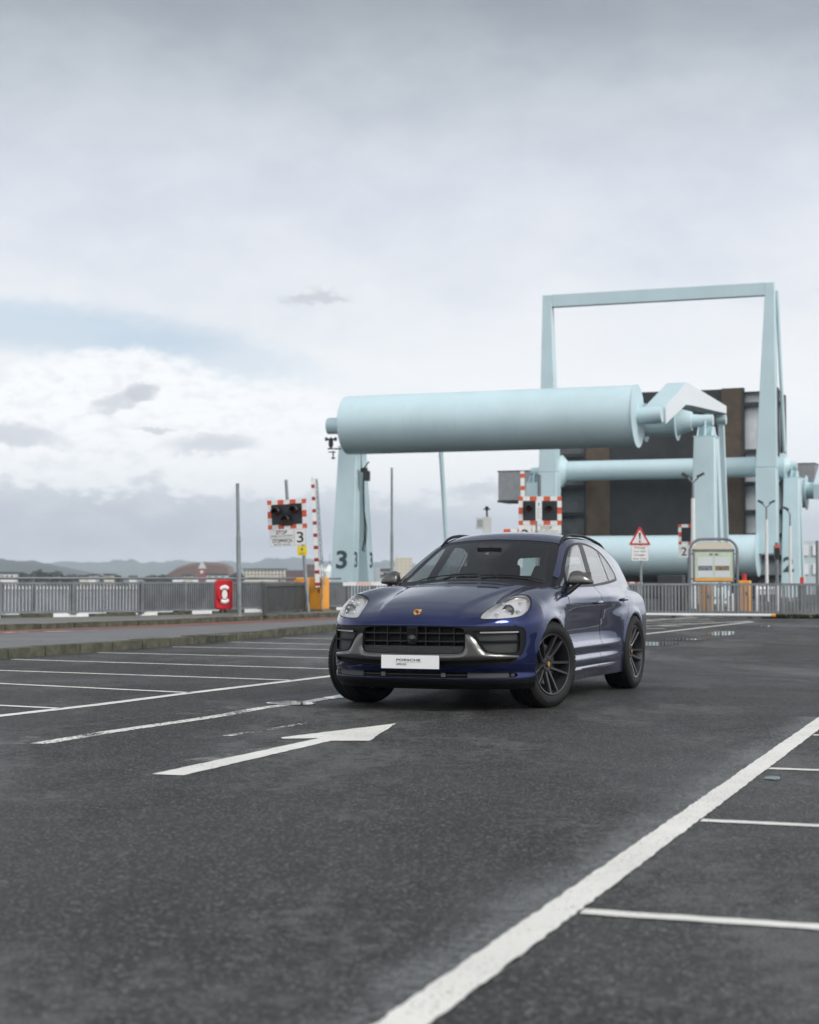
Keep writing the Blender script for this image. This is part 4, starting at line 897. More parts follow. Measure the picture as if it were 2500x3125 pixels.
# far bridge: raised portal frame, trunnion tube, lowered counterweight
r = thing('portal_frame', 'tall pale blue rectangular frame rising above the far bridge', 'bridge part', tuple(G(-20, 100, 0)), rz=-A)
def fleg(s):
    mb = MB()
    x0o, x0i, x1o, x1i = (-7.15, -6.05, -6.95, -6.40) if s < 0 else (7.02, 5.82, 6.98, 6.45)
    mb.hexa([(min(x0o, x0i), -.45, 2.6), (max(x0o, x0i), -.45, 2.6), (max(x0o, x0i), .65, 2.6), (min(x0o, x0i), .65, 2.6), (min(x0o, x0i), -.45, 7.6), (max(x0o, x0i), -.45, 7.6), (max(x0o, x0i), .65, 7.6), (min(x0o, x0i), .65, 7.6)])
    o = mb.build('leg', SB, r); bv = o.modifiers.new('bevel', 'BEVEL'); bv.width = .04; bv.segments = 2
    mb = MB(); mb.hexa([(min(x0o, x0i), -.45, 7.6), (max(x0o, x0i), -.45, 7.6), (max(x0o, x0i), .65, 7.6), (min(x0o, x0i), .65, 7.6), (min(x1o, x1i), -.2, 18.42), (max(x1o, x1i), -.2, 18.42), (max(x1o, x1i), .35, 18.42), (min(x1o, x1i), .35, 18.42)])
    o = mb.build('leg', SB, r); bv = o.modifiers.new('bevel', 'BEVEL'); bv.width = .04; bv.segments = 2
fleg(-1); fleg(1)
mb = MB(); mb.box((-6.38, -.21, 17.68), (6.43, .35, 18.41)); mb.build('top_beam', SB, r)
mb = MB(); mb.tube((7.02, .45, 18.0), (7.28, 1.3, 8.6), .11, n=14); mb.build('tie_rod', SB, r)
mb = MB(); mb.prism([(7.0, .3, 8.3), (7.0, 1.7, 8.3), (7.0, 1.3, 8.8), (7.0, .8, 9.6), (7.0, .75, 12.3), (7.0, .3, 12.3)], (.06, 0, 0)); mb.build('web_plate', M['deckdark'], r)
r = thing('trunnion', 'long pale blue tube crossing in front of the dark raised deck at mid height', 'bridge part', tuple(G(-20, 101.2, 7.75)), rz=-A)
mb = MB(); mb.lathe([(0, -6.2), (.60, -6.2), (.60, 5.9), (0, 5.9)], (0, 0, 0), (1, 0, 0), 64); mb.build('tube', SB, r)
for s_ in (-1, 1): mb = MB(); mb.tube((s_ * 5.75, 0, 0), (s_ * 6.1, 0, 0), .60, 1.0, n=40); mb.build('collar', SB, r)
mb = MB(); mb.tube((7.0, 0, 0), (7.35, 0, 0), .78, n=40); mb.tube((7.35, 0, 0), (7.6, 0, 0), .5, .28, n=32); mb.tube((-7.3, 0, 0), (-7.0, 0, 0), .7, n=40); mb.tube((-7.7, 0, 0), (-7.3, 0, 0), .25, .4, n=32); mb.build('cone', SB, r)
r = thing('bridge_counterweight', 'large low pale blue cylinder behind the warning triangle and notice board', 'bridge part', tuple(G(-20, 99.4, 2.52)), rz=-A)
mb = MB(); mb.lathe([(0, -6.0), (1.2, -6.0), (1.2, 5.95), (0, 5.95)], (0, 0, 0), (1, 0, 0), 96); mb.build('cylinder', SB, r)
mb = MB(); mb.tube((5.95, 0, 0), (6.0, 0, 0), 1.24, n=64); mb.build('end_plate', SB, r)
# raised deck of the far bridge
r = thing('bridge_deck', 'dark raised road deck with brown strips standing upright behind the frame', 'bridge part', tuple(G(-20, 103.2, 0)), rz=-A)
k_ = 103.2 / 100
def dk(px): return onV(px, 1500, 103.2)[0] + 20
zt = onV(2200, 1186, 103.2)[1]
cuts = [(1690, 1790, 'lat'), (1790, 1862, 'brown'), (1862, 2205, 'dark'), (2205, 2268, 'brown'), (2268, 2392, 'lat')]
for (a_, b_, kind) in cuts:
    x0, x1 = dk(a_), dk(b_)
    if kind == 'dark':
        mb = MB(); mb.box((x0, 0, .8), (x1, .9, zt - .04)); mb.build('road_surface', M['deckdark'], r)
    elif kind == 'brown':
        mb = MB(); mb.box((x0 + .003, -.10, .8), (x1 - .003, .8, zt)); mb.build('side_strip', M['deckbrown'], r)
    else:
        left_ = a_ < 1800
        mb = MB(); mb.box((x0, .30, .8), (x1, .36, zt - .3)); mb.build('footway_panel', M['rail_grey'] if left_ else M['lightpanel'], r)  # right panel paler: light seen beyond it is put into its colour
        for zz in (zt - .25, zt - .9, 8.95, 7.0, 5.3, 3.9, 2.6, 1.4,):
            mb = MB(); mb.box((x0, -.12, zz - (.22 if zz < zt - .5 else .06)), (x1, .28, zz)); mb.build('cross_beam', M['deckdark'], r)
        for q in (x0 + .06, x1 - .06):
            mb = MB(); mb.box((q - .06, -.15, .8), (q + .06, .25, zt)); mb.build('edge_beam', M['deckdark'], r)
mb = MB(); mb.box((dk(1690), .95, 1.0), (dk(2392), 1.6, zt - .4)); mb.build('girder', M['deckdark'], r)
# dark machinery pit wall under the low counterweight
r = thing('bridge_abutment', 'dark abutment wall below the low blue cylinder', 'wall', tuple(G(-20, 102.5, 0)), rz=-A)
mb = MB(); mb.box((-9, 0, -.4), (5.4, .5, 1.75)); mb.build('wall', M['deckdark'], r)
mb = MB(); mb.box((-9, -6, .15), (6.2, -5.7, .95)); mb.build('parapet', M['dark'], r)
# control cabins
def cabin(label, x0, x1, yt, yb, Y, post=True):
    a_, b_ = onY(x0, yb, Y), onY(x1, yt, Y); r = thing('control_cabin', label, 'cabin', (a_.x, Y, 0), rz=-A); w_ = (b_.x - a_.x) / math.cos(A); z0, z1 = a_.z, b_.z
    mb = MB(); mb.box((0, 0, z0), (w_, 2.5, z1)); mb.build('shell', M['clad'], r); n = 26
    mb = MB()
    for k in range(n): q = z0 + (z1 - z0) * (k + .3) / n; mb.box((0.02, -.03, q), (w_ - .02, 0, q + (z1 - z0) / n * .5)); mb.box((w_, .02, q), (w_ + .03, 2.48, q + (z1 - z0) / n * .5))
    mb.build('ribbed_cladding', M['clad'], r)
    mb = MB(); mb.box((-.05, -.06, z0 - .12), (w_ + .06, 2.55, z0)); mb.build('base_trim', M['dark'], r)
    mb = MB(); mb.box((-.05, -.06, z1), (w_ + .06, 2.55, z1 + .06)); mb.build('roof_trim', M['dark'], r)
    mb = MB()
    for xx in ((w_ - .3,) if post else (.15,)): mb.box((xx - .1, 1.1, 0), (xx + .1, 1.3, z0 - .12))
    mb.build('leg', M['rail_grey'], r); return r
cabin('grey ribbed control cabin raised left of the far bridge frame', 1521, 1640, 1440, 1527, 108)
cabin('grey ribbed cabin behind the bearing on top of pillar 2', 2425, 2482, 1416, 1470, 128, post=False)
# next bridge along: ends of its cylinders at the right edge
r = thing('bridge_counterweight', 'pale blue cylinder end and shoulder at the right edge of the view', 'bridge part', tuple(G(-11.2, 116, 0)), rz=-A)
def b3(px, py): q = onV(px, py, 116); return q[0] + 11.2, q[1]
xa, za = b3(2370, 1510); xb, zb = b3(2475, 1500)
mb = MB(); mb.tube((xa - 1.5, 0, za + .1), (xb - .3, 0, za + .1), 1.0, n=48); mb.build('cylinder', SB, r)
mb = MB(); mb.tube((xb - .3, 0, za + .1), (xb - .24, 0, za + .1), 1.15, n=48); mb.build('end_plate', SB, r)
mb = MB(); mb.tube((xb - .24, 0, za + .25), (xb + 2.6, 0, za + .25), .55, .78, n=40); mb.build('stub', SB, r)
mb = MB(); mb.prism([(xb + .3, -1.2, za + .6), (xb + .3, 3, za + 2.4), (xb + .3, 3, za + 1.2), (xb + .3, -1.2, za - .4)], (1.5, 0, 0)); mb.build('arm', SB, r)
# slender mast and white hut at the right edge
post_thing('signal_mast', 'thin dark mast at the far right edge beyond the railing', 2495, 1860, 1650, .06, Y=60, m=M['rail_grey'])
facade_block('harbour_office', 'long pale blue and white building low behind pillar 2', 2445, 2620, 1651, 1772, 135, mat('pale_office', (.50, .58, .60), .5), rows=2, cols=6, hole=.55, depth=10, wm=M['lightpanel'])

# ================================================================== CAR BODY SURFACE (implicit, meshed by surface nets)
def pchip(xs,ys):
    xs=np.array(xs,float);ys=np.array(ys,float)
    if xs[0]>xs[-1]: xs=xs[::-1];ys=ys[::-1]
    h=np.diff(xs);d=np.diff(ys)/h
    m=np.zeros(len(xs)); m[0]=d[0];m[-1]=d[-1]
    for i in range(1,len(xs)-1):
        if d[i-1]*d[i]>0:
            w1=2*h[i]+h[i-1];w2=h[i]+2*h[i-1]
            m[i]=(w1+w2)/(w1/d[i-1]+w2/d[i])
    t=np.linspace(xs[0],xs[-1],600)
    k=np.clip(np.searchsorted(xs,t,side='right')-1,0,len(h)-1)
    s=(t-xs[k])/h[k]
    v=(1+2*s)*(1-s)**2*ys[k]+s*(1-s)**2*h[k]*m[k]+s*s*(3-2*s)*ys[k+1]+s*s*(s-1)*h[k]*m[k+1]
    return lambda x:np.interp(x,t,v)
# width at shoulder along y
cW=pchip([1.0,.6,.3,0,-.4,-.8,-1.4,-2.0,-2.4,-2.8,-3.2,-3.6,-3.9],
         [.86,.925,.952,.955,.937,.924,.920,.920,.926,.930,.905,.85,.78])
# side section offset vs z (door region)
cSd=pchip([.1,.22,.28,.305,.335,.37,.415,.445,.465,.485,.54,.62,.72,.82,.88,.94,1.0,1.06,1.12,1.3],
          [-.06,-.035,-.012,-.026,-.010,-.008,-.032,-.026,-.008,-.004,-.040,-.052,-.040,-.018,-.006,-.006,-.030,-.075,-.15,-.40])
# fender region
cSf=pchip([.1,.22,.35,.5,.65,.76,.86,.94,1.0,1.06,1.2],
          [-.05,-.03,-.012,-.002,0,-.003,-.025,-.065,-.12,-.20,-.40])
cDoor=pchip([-.35,-.60,-1.2,-1.65,-2.35],[0,1,1,.93,0])
cCr=pchip([1.1,.92,.78,.6,.4,.15,-.1,-.4,-.7,-1.0],[0,.0,.040,.075,.088,.080,.065,.042,.022,0])
cDoor2=pchip([0.1,-.9,-1.5,-1.9,-2.6],[0,.9,1,1,.2])
cH=pchip([1.1,.97,.93,.88,.8,.7,.5,.25,0,-.25,-.42,-.6,-1,-2.2,-2.8,-3.3,-3.7,-3.9],
         [.62,.70,.745,.785,.83,.868,.925,.975,1.018,1.055,1.075,1.085,1.09,1.10,1.10,1.08,1.02,.97])
def smax(a,b,k):
    h=np.clip(.5+.5*(a-b)/k,0,1); return b+(a-b)*h+k*h*(1-h)
def smin(a,b,k): return -smax(-a,-b,k)
def yfront(x,z):
    ax=np.abs(x)
    base=.948-.095*ax**2-.36*np.clip(ax/.9,0,3)**4.2
    prof=cFP(z)
    return base+prof
cFP=pchip([.1,.2,.24,.28,.33,.37,.42,.5,.6,.7,.74,.78,.83,.9,1.0,1.2],
          [-.20,-.10,-.03,-.012,-.03,-.012,-.003,-.008,-.015,-.022,-.030,-.055,-.10,-.19,-.35,-.8])
def hood(x,y):
    ax=np.abs(x)
    z=cH(y)-.035*(ax/.5)**2*np.clip((ax<.5),0,1) - (ax>=.5)*(.035+.14*(ax-.5))
    # raised centre bulge edges (creases)
    xc=.36+.16*np.clip((.8-y)/1.2,0,1)
    z+=.018*(1/(1+np.exp((ax-xc)/.009)))*np.clip((.9-y)/.3,0,1)*(y>-.6)
    # fender crown
    xf=.76
    z+=cCr(y)*np.exp(-(np.abs(ax-xf)/.135)**2.2)
    return z
cG=pchip([.9,1.0,1.05,1.15,1.3,1.4,1.46,1.52,1.6],[.895,.865,.848,.808,.742,.695,.66,.61,.52])
cGy=pchip([-.3,-.8,-1.6,-2.2,-2.7,-3.2,-3.6,-3.9],[0,0.,.0,-.008,-.045,-.12,-.19,-.25])
cR=pchip([-.8,-1.0,-1.2,-1.45,-1.75,-2.1,-2.5,-2.9,-3.2,-3.4,-3.6],
         [1.45,1.49,1.524,1.553,1.570,1.567,1.540,1.485,1.42,1.36,1.29])
cB=pchip([.1,.22,.4,.6,.75,.9,1.0,1.1,1.25,1.42,1.6],
         [-3.60,-3.68,-3.75,-3.785,-3.785,-3.765,-3.72,-3.66,-3.54,-3.38,-3.2])
def sdf(p):
    x,y,z=np.abs(p[...,0]),p[...,1],p[...,2]
    t=np.clip((z-.74)/.14,0,1); t=t*t*(3-2*t)
    dw=cDoor(y)*(1-t)+cDoor2(y)*t
    so=cSd(z)*dw+cSf(z)*(1-dw)
    rr=lambda yc:np.sqrt((y-yc)**2+(z-.372)**2)
    fl=.012*np.exp(-((rr(0)-.41)/.045)**2)+.014*np.exp(-((rr(-2.807)-.41)/.045)**2)
    # rear bumper corner rounding
    S=cW(y)+so+fl
    d=x-S
    d=smax(d,(z-hood(x,y))/1.05,.078)
    d=smax(d,(y-yfront(x,z))*.8,.075)
    back=cB(z)+.16*(x/.85)**3.5
    d=smax(d,(back-y)*.9,.10)
    d=np.maximum(d,.17-z)
    g=(x-(cG(z)+cGy(y)))*.86
    ws=(z-(1.075+.575*(-.40-.24*(x/.75)**2.2-y)-.10*np.clip(-.4-y,0,2)**2))/1.14
    rf=z-(cR(y)-.040*(x/.55)**2-.02*(x/.6)**6)
    c=smax(rf,ws,.05); c=smax(c,g,.05)
    c=smax(c,(back+.08*(x/.6)**2-y)*.8,.06)
    c=np.maximum(c,.9-z)
    return smin(d,c,.035)
def grad(p,e=1e-3):
    g=np.zeros_like(p)
    for k in range(3):
        q=p.copy();q[:,k]+=e; r=p.copy(); r[:,k]-=e
        g[:,k]=(sdf(q)-sdf(r))/(2*e)
    return g
def nets(h=.014,lo=(-.021,-3.86,.10),hi=(1.03,1.0,1.65)):
    n=[int((hi[k]-lo[k])/h)+1 for k in range(3)]
    ax=[lo[k]+h*np.arange(n[k]) for k in range(3)]
    D=np.empty(n,np.float32)
    Y,Z=np.meshgrid(ax[1],ax[2],indexing='ij')
    for i,xv in enumerate(ax[0]):
        D[i]=sdf(np.stack([np.full_like(Y,xv),Y,Z],-1))
    s=D<0
    c=np.zeros([m-1 for m in n],int)
    for a in(0,1):
        for b in(0,1):
            for e in(0,1): c+=s[a:n[0]-1+a,b:n[1]-1+b,e:n[2]-1+e]
    act=(c>0)&(c<8)
    idx=-np.ones(act.shape,int); idx[act]=np.arange(act.sum())
    I=np.argwhere(act)
    acc=np.zeros((len(I),3));cnt=np.zeros(len(I))
    off=[(a,b,e) for a in(0,1) for b in(0,1) for e in(0,1)]
    for o1 in off:
        for k in range(3):
            if o1[k]==0:
                o2=list(o1);o2[k]=1
                A=I+o1;B=I+o2
                da=D[tuple(A.T)];db=D[tuple(B.T)]
                m=(da<0)!=(db<0)
                t=np.where(m,da/np.where(m,da-db,1),0)
                pt=A.astype(float);pt[:,k]+=t
                acc[m]+=pt[m];cnt[m]+=1
    V=np.array(lo)+h*acc/cnt[:,None]
    F=[]
    for k in range(3):
        k1,k2=(k+1)%3,(k+2)%3
        sl=[slice(0,m) for m in n]; 
        a=[slice(0,m) for m in n];b=[slice(0,m) for m in n]
        a[k]=slice(0,n[k]-1);b[k]=slice(1,n[k])
        sa,sb=s[tuple(a)],s[tuple(b)]
        E=np.argwhere(sa!=sb)
        E=E[(E[:,k1]>0)&(E[:,k2]>0)&(E[:,k1]<n[k1]-1)&(E[:,k2]<n[k2]-1)]
        fl=sa[tuple(E.T)]
        q=[]
        for (u,v) in((0,0),(1,0),(1,1),(0,1)):
            C=E.copy();C[:,k1]-=u;C[:,k2]-=v
            q.append(idx[tuple(C.T)])
        q=np.stack(q,1)
        q[~fl]=q[~fl][:,::-1]
        F.append(q)
    F=np.concatenate(F)
    F=F[(F>=0).all(1)]
    for _ in range(3):
        g=grad(V); d=sdf(V)
        V=V-g*(d/np.maximum((g**2).sum(1),.2))[:,None]*.9
    return V,F

# ---- cutting the half shell along outlines
def newton(P, it=2):
    for _ in range(it):
        g = grad(P); d = sdf(P); P = P - g * (d / np.maximum((g ** 2).sum(1), .2))[:, None] * .95
    return P
def polyd(Q, poly):
    """signed distance (negative inside) of 2D points to a closed polygon"""
    poly = np.asarray(poly, float); A_ = poly; B_ = np.roll(poly, -1, 0); out = np.full(len(Q), 1e9); ins = np.zeros(len(Q), bool)
    for a_, b_ in zip(A_, B_):
        e = b_ - a_; w_ = Q - a_; t_ = np.clip((w_ @ e) / max(e @ e, 1e-12), 0, 1); dd = w_ - t_[:, None] * e; out = np.minimum(out, (dd ** 2).sum(1))
        c1 = (a_[1] > Q[:, 1]) != (b_[1] > Q[:, 1])
        with np.errstate(divide='ignore', invalid='ignore'): xi = a_[0] + (Q[:, 1] - a_[1]) * e[0] / (e[1] if e[1] != 0 else 1e-12)
        ins ^= c1 & (Q[:, 0] < xi)
    return np.where(ins, -1, 1) * np.sqrt(out)
def polyline_d(Q, pl):
    pl = np.asarray(pl, float); out = np.full(len(Q), 1e9)
    for a_, b_ in zip(pl[:-1], pl[1:]):
        e = b_ - a_; w_ = Q - a_; t_ = np.clip((w_ @ e) / max(e @ e, 1e-12), 0, 1); dd = w_ - t_[:, None] * e; out = np.minimum(out, (dd ** 2).sum(1))
    return np.sqrt(out)
def smooth_poly(pts, n=8, closed=True):
    """Catmull-Rom through the points"""
    P = [np.array(p, float) for p in pts]; out = []; N = len(P)
    for i in range(N if closed else N - 1):
        p0, p1, p2, p3 = (P[(i - 1) % N], P[i], P[(i + 1) % N], P[(i + 2) % N]) if closed else (P[max(i - 1, 0)], P[i], P[i + 1], P[min(i + 2, N - 1)])
        for k in range(n):
            t_ = k / n; out.append(.5 * ((2 * p1) + (p2 - p0) * t_ + (2 * p0 - 5 * p1 + 4 * p2 - p3) * t_ ** 2 + (3 * p1 - p0 - 3 * p2 + p3) * t_ ** 3))
    if not closed: out.append(P[-1])
    return np.array(out)
class Shell:
    def __init__(s, V, F, label='body'): s.V = np.array(V); s.F = [tuple(f) for f in F]; s.L = [label] * len(s.F)
    def cut(s, phi, inside, only=('body',), where=None, surf=True):
        """split faces labelled in `only` (and whose centre satisfies where) along phi=0; faces with phi<0 get label `inside`"""
        V = s.V; ph = phi(V); ph = np.where(np.abs(ph) < 2e-5, 0, ph)
        cand = [i for i, l in enumerate(s.L) if l in only]
        if where is not None and cand:
            cen = np.array([V[list(s.F[i])].mean(0) for i in cand]); ok = where(cen); cand = [c for c, o in zip(cand, ok) if o]
        sg = np.sign(ph); edges = {}; cross = []
        newF = list(s.F); newL = list(s.L)
        for i in cand:
            f = s.F[i]; q = sg[list(f)]
            if (q <= 0).all() and (q < 0).any(): newL[i] = inside
            elif (q > 0).any() and (q < 0).any(): cross.append(i)
        for i in cross:
            f = s.F[i]
            for a_, b_ in zip(f, f[1:] + f[:1]):
                if sg[a_] * sg[b_] < 0: edges[(min(a_, b_), max(a_, b_))] = 0
        if not edges: s.F, s.L = newF, newL; return s
        E = np.array(list(edges)); A_, B_ = V[E[:, 0]], V[E[:, 1]]; lo = np.zeros(len(E)); hi = np.ones(len(E)); sa = sg[E[:, 0]]
        for _ in range(14):
            m_ = (lo + hi) / 2; sm_ = np.sign(phi(A_ + (B_ - A_) * m_[:, None])); same = sm_ == sa; lo = np.where(same, m_, lo); hi = np.where(same, hi, m_)
        P = A_ + (B_ - A_) * ((lo + hi) / 2)[:, None]
        base = len(V); s.V = np.vstack([V, P])
        for k, e in enumerate(edges): edges[e] = base + k
        for i in cross:
            f = s.F[i]; neg, pos = [], []
            for a_, b_ in zip(f, f[1:] + f[:1]):
                if sg[a_] <= 0: neg.append(a_)
                if sg[a_] >= 0: pos.append(a_)
                if sg[a_] * sg[b_] < 0: v = edges[(min(a_, b_), max(a_, b_))]; neg.append(v); pos.append(v)
            newF[i] = tuple(pos) if len(pos) > 2 else None
            if len(neg) > 2:
                newF.append(tuple(neg)); newL.append(inside)
        # neighbours outside the region that share a split edge get the new vertex too
        touched = set(edges); crs = set(cross)
        for i in range(len(s.F)):
            if i in crs: continue
            f = s.F[i]
            if f is None: continue
            ad = False
            for a_, b_ in zip(f, f[1:] + f[:1]):
                if (min(a_, b_), max(a_, b_)) in touched: ad = True; break
            if ad:
                g = []
                for a_, b_ in zip(f, f[1:] + f[:1]):
                    g.append(a_); e = edges.get((min(a_, b_), max(a_, b_)))
                    if e is not None: g.append(e)
                newF[i] = tuple(g)
        keep = [k for k, f in enumerate(newF) if f is not None]
        s.F = [newF[k] for k in keep]; s.L = [newL[k] for k in keep]; return s
    def relabel(s, a_, b_, where):
        for i, l in enumerate(s.L):
            if l == a_ and where(s.V[list(s.F[i])].mean(0)): s.L[i] = b_
        return s

# ---- the half shell and its cuts (car frame: x to the car's left, y forward from the front axle, z up)
V_, F_ = nets()
sh = Shell(V_, F_)
def mir(p): p = list(p); return p + [(-x, z) for x, z in reversed(p) if abs(x) > 1e-6]
XZ = lambda poly: (lambda P: polyd(P[:, [0, 2]], poly)); YZ = lambda poly: (lambda P: polyd(P[:, [1, 2]], poly))
sh.cut(lambda P: P[:, 0], 'del'); sh.cut(lambda P: P[:, 2] - .188, 'del')
ARCH = ((.025, .366, .405), (-2.775, .362, .400))
for (yc, zc_, ra) in ARCH: sh.cut(lambda P: np.hypot(P[:, 1] - yc, P[:, 2] - zc_) - ra, 'del', where=lambda c: c[:, 0] > .55)
front = lambda c: c[:, 1] > .12
WS = mir([(0, 1.488), (.30, 1.478), (.50, 1.460), (.575, 1.447), (.605, 1.415), (.64, 1.34), (.672, 1.26), (.712, 1.13), (.738, 1.05), (.735, 1.028), (.5, 1.052), (.25, 1.068), (0, 1.072)])
WSi = mir([(0, 1.462), (.30, 1.452), (.49, 1.434), (.535, 1.415), (.57, 1.34), (.61, 1.24), (.655, 1.13), (.675, 1.085), (.5, 1.095), (0, 1.11)])
wsreg = lambda c: (c[:, 1] < -.38) & (c[:, 1] > -1.75) & (c[:, 2] > .98)
sh.cut(XZ(WS), 'ws_band', where=wsreg); sh.cut(XZ(smooth_poly(WSi, 4)), 'windscreen', only=('ws_band',), where=wsreg)
DLO = smooth_poly([(-.61, 1.035), (-.83, 1.163), (-.99, 1.253), (-1.17, 1.343), (-1.30, 1.398), (-1.47, 1.440), (-1.69, 1.461), (-1.85, 1.463), (-2.04, 1.449), (-2.22, 1.414), (-2.41, 1.355), (-2.53, 1.29), (-2.61, 1.22), (-2.65, 1.155), (-2.60, 1.105), (-2.40, 1.085), (-2.0, 1.062), (-1.60, 1.043), (-1.2, 1.034), (-.9, 1.030)], 6)
side = lambda c: (c[:, 0] > .5) & (c[:, 2] > .98)
sh.cut(YZ(DLO), 'window_trim', where=side)
gl = lambda P: polyd(P[:, [1, 2]], DLO) + .019
sh.cut(gl, 'pane', only=('window_trim',), where=side)
def band(a_, b_, hw):
    a_, b_ = np.array(a_), np.array(b_); d = (b_ - a_) / np.linalg.norm(b_ - a_); n_ = np.array([-d[1], d[0]])
    return lambda P: np.abs((P[:, [1, 2]] - a_) @ n_) - hw
sh.cut(band((-1.748, 1.451), (-1.52, 1.04), .062), 'window_trim', only=('pane',)); sh.cut(band((-2.270, 1.395), (-2.214, 1.07), .011), 'window_trim', only=('pane',)); sh.cut(band((-.955, 1.232), (-.702, 1.03), .011), 'window_trim', only=('pane',))
lbl = lambda c: 'quarter_light' if c[1] > -.702 - (c[2] - 1.03) * 1.2525 else ('front_pane' if c[1] > -1.64 - (c[2] - 1.25) * .55 else ('rear_pane' if c[1] > -2.24 - (c[2] - 1.22) * .17 else 'rear_quarter'))
for i, l in enumerate(sh.L):
    if l == 'pane': sh.L[i] = lbl(sh.V[list(sh.F[i])].mean(0))
RW = smooth_poly(mir([(0, 1.375), (.38, 1.365), (.50, 1.34), (.57, 1.20), (.585, 1.15), (.50, 1.125), (0, 1.12)]), 4)
sh.cut(XZ(RW), 'rear_window', where=lambda c: c[:, 1] < -3.0)
TL = mir([(0, .985), (.5, .985), (.78, .975), (.84, .95), (.80, .915), (.5, .94), (0, .95)])
sh.cut(XZ(TL), 'tail_light', where=lambda c: c[:, 1] < -3.1)
# mouth and everything in it
MOUTH = smooth_poly(mir([(0, .722), (.25, .721), (.50, .717), (.70, .715), (.82, .712), (.858, .700), (.874, .660), (.874, .565), (.858, .490), (.822, .437), (.765, .405), (.55, .389), (.3, .380), (0, .373)]), 4)
sh.cut(XZ(MOUTH), 'surround', where=front)
GR = smooth_poly(mir([(0, .712), (.22, .711), (.375, .707), (.438, .697), (.455, .66), (.456, .54), (.440, .507), (.41, .497), (.22, .491), (0, .489)]), 4)
SO = smooth_poly([(.535, .672), (.70, .682), (.815, .684), (.838, .668), (.842, .60), (.840, .53), (.825, .503), (.76, .497), (.690, .499), (.628, .514), (.588, .575), (.548, .640)], 4)
BL = [(.464, .650), (.490, .650), (.518, .632), (.552, .590), (.588, .528), (.618, .500), (.690, .488), (.80, .474), (.838, .470), (.838, .450), (.70, .443), (.55, .436), (.3, .430), (0, .426), (-.1, .426), (-.1, .484), (0, .484), (.22, .486), (.41, .490), (.446, .500), (.464, .535)]
LS = [(-.1, .421), (0, .421), (.3, .425), (.55, .431), (.70, .437), (.82, .444), (.790, .422), (.755, .410), (.55, .397), (.3, .387), (0, .380), (-.1, .380)]
sh.cut(XZ(BL), 'blade', only=('surround',), where=front); sh.cut(XZ(SO), 'side_intake', only=('surround',), where=front)
sh.cut(XZ(GR), 'grille', only=('surround', 'blade'), where=front); sh.cut(XZ(LS), 'low_gap', only=('surround',), where=front)
SL = smooth_poly(mir([(0, .338), (.40, .336), (.70, .333), (.79, .330), (.822, .318), (.826, .300), (.80, .288), (.70, .286), (.40, .284), (0, .284)]), 3)
sh.cut(XZ(SL), 'lower_slot', where=front)
sh.cut(lambda P: P[:, 2] - .276, 'front_lip', where=lambda c: c[:, 1] > .2)
HL = smooth_poly([(.553, .786), (.552, .815), (.575, .868), (.628, .930), (.695, .966), (.762, .978), (.812, .966), (.848, .930), (.868, .886), (.868, .843), (.850, .808), (.812, .787), (.72, .775), (.62, .772), (.570, .774)], 4)
sh.cut(XZ(HL), 'lamp_rim', where=lambda c: c[:, 1] > .05); sh.cut(lambda P: polyd(P[:, [0, 2]], HL) + .006, 'headlight', only=('lamp_rim',))
# bonnet (clamshell) and its shut line
def phood(P):
    x, y, z = P.T; zb = np.where(y > -.13, .716, .812); yb = np.where(x < .77, -.415 - .13 * (x / .75) ** 2, -.575)
    return np.maximum(zb - z, yb - y)
hr = lambda c: (c[:, 1] > -.72) & (c[:, 2] > .66)
gapw = .0042
sh.cut(lambda P: np.abs(phood(P)) - gapw, 'gap', where=lambda c: hr(c) & ~((c[:, 1] > .3) & (c[:, 0] < .80) & (c[:, 2] < .74)))
sh.cut(lambda P: phood(P), 'hood', where=hr)
COWL = [(-.78, -.74), (.78, -.74), (.78, -.36), (-.78, -.36)]
sh.cut(lambda P: np.maximum(polyd(P[:, :2], COWL), .93 - P[:, 2]), 'cowl', where=lambda c: (c[:, 1] < -.36) & (c[:, 1] > -.8))
# doors
def ring(poly): return lambda P: np.abs(polyd(P[:, [1, 2]], poly)) - gapw
D1 = [(-.585, 1.033), (-.588, .99), (-.578, .90), (-.568, .81), (-.545, .65), (-.53, .52), (-.55, .38), (-.60, .295), (-.68, .282), (-1.57, .286), (-1.60, .33), (-1.655, .47), (-1.70, .58), (-1.675, .75), (-1.645, .875), (-1.64, .93), (-1.625, .99), (-1.585, 1.042)]
D2 = [(-1.592, 1.044), (-1.632, .99), (-1.647, .93), (-1.652, .875), (-1.682, .75), (-1.707, .58), (-1.662, .47), (-1.607, .33), (-1.577, .286), (-2.18, .290), (-2.27, .33), (-2.30, .45), (-2.345, .56), (-2.43, .67), (-2.55, .765), (-2.63, .84), (-2.69, .92), (-2.715, 1.0), (-2.69, 1.07), (-2.645, 1.12), (-2.61, 1.10), (-2.40, 1.083), (-2.0, 1.060)]
dr = lambda c: (c[:, 0] > .5) & (c[:, 1] < -.4) & (c[:, 1] > -2.9)
sh.cut(ring(D1), 'gap', where=dr); sh.cut(ring(D2), 'gap', where=dr)
sh.cut(YZ(D1), 'front_door', where=dr); sh.cut(YZ(D2), 'rear_door', where=dr)
FUEL = None

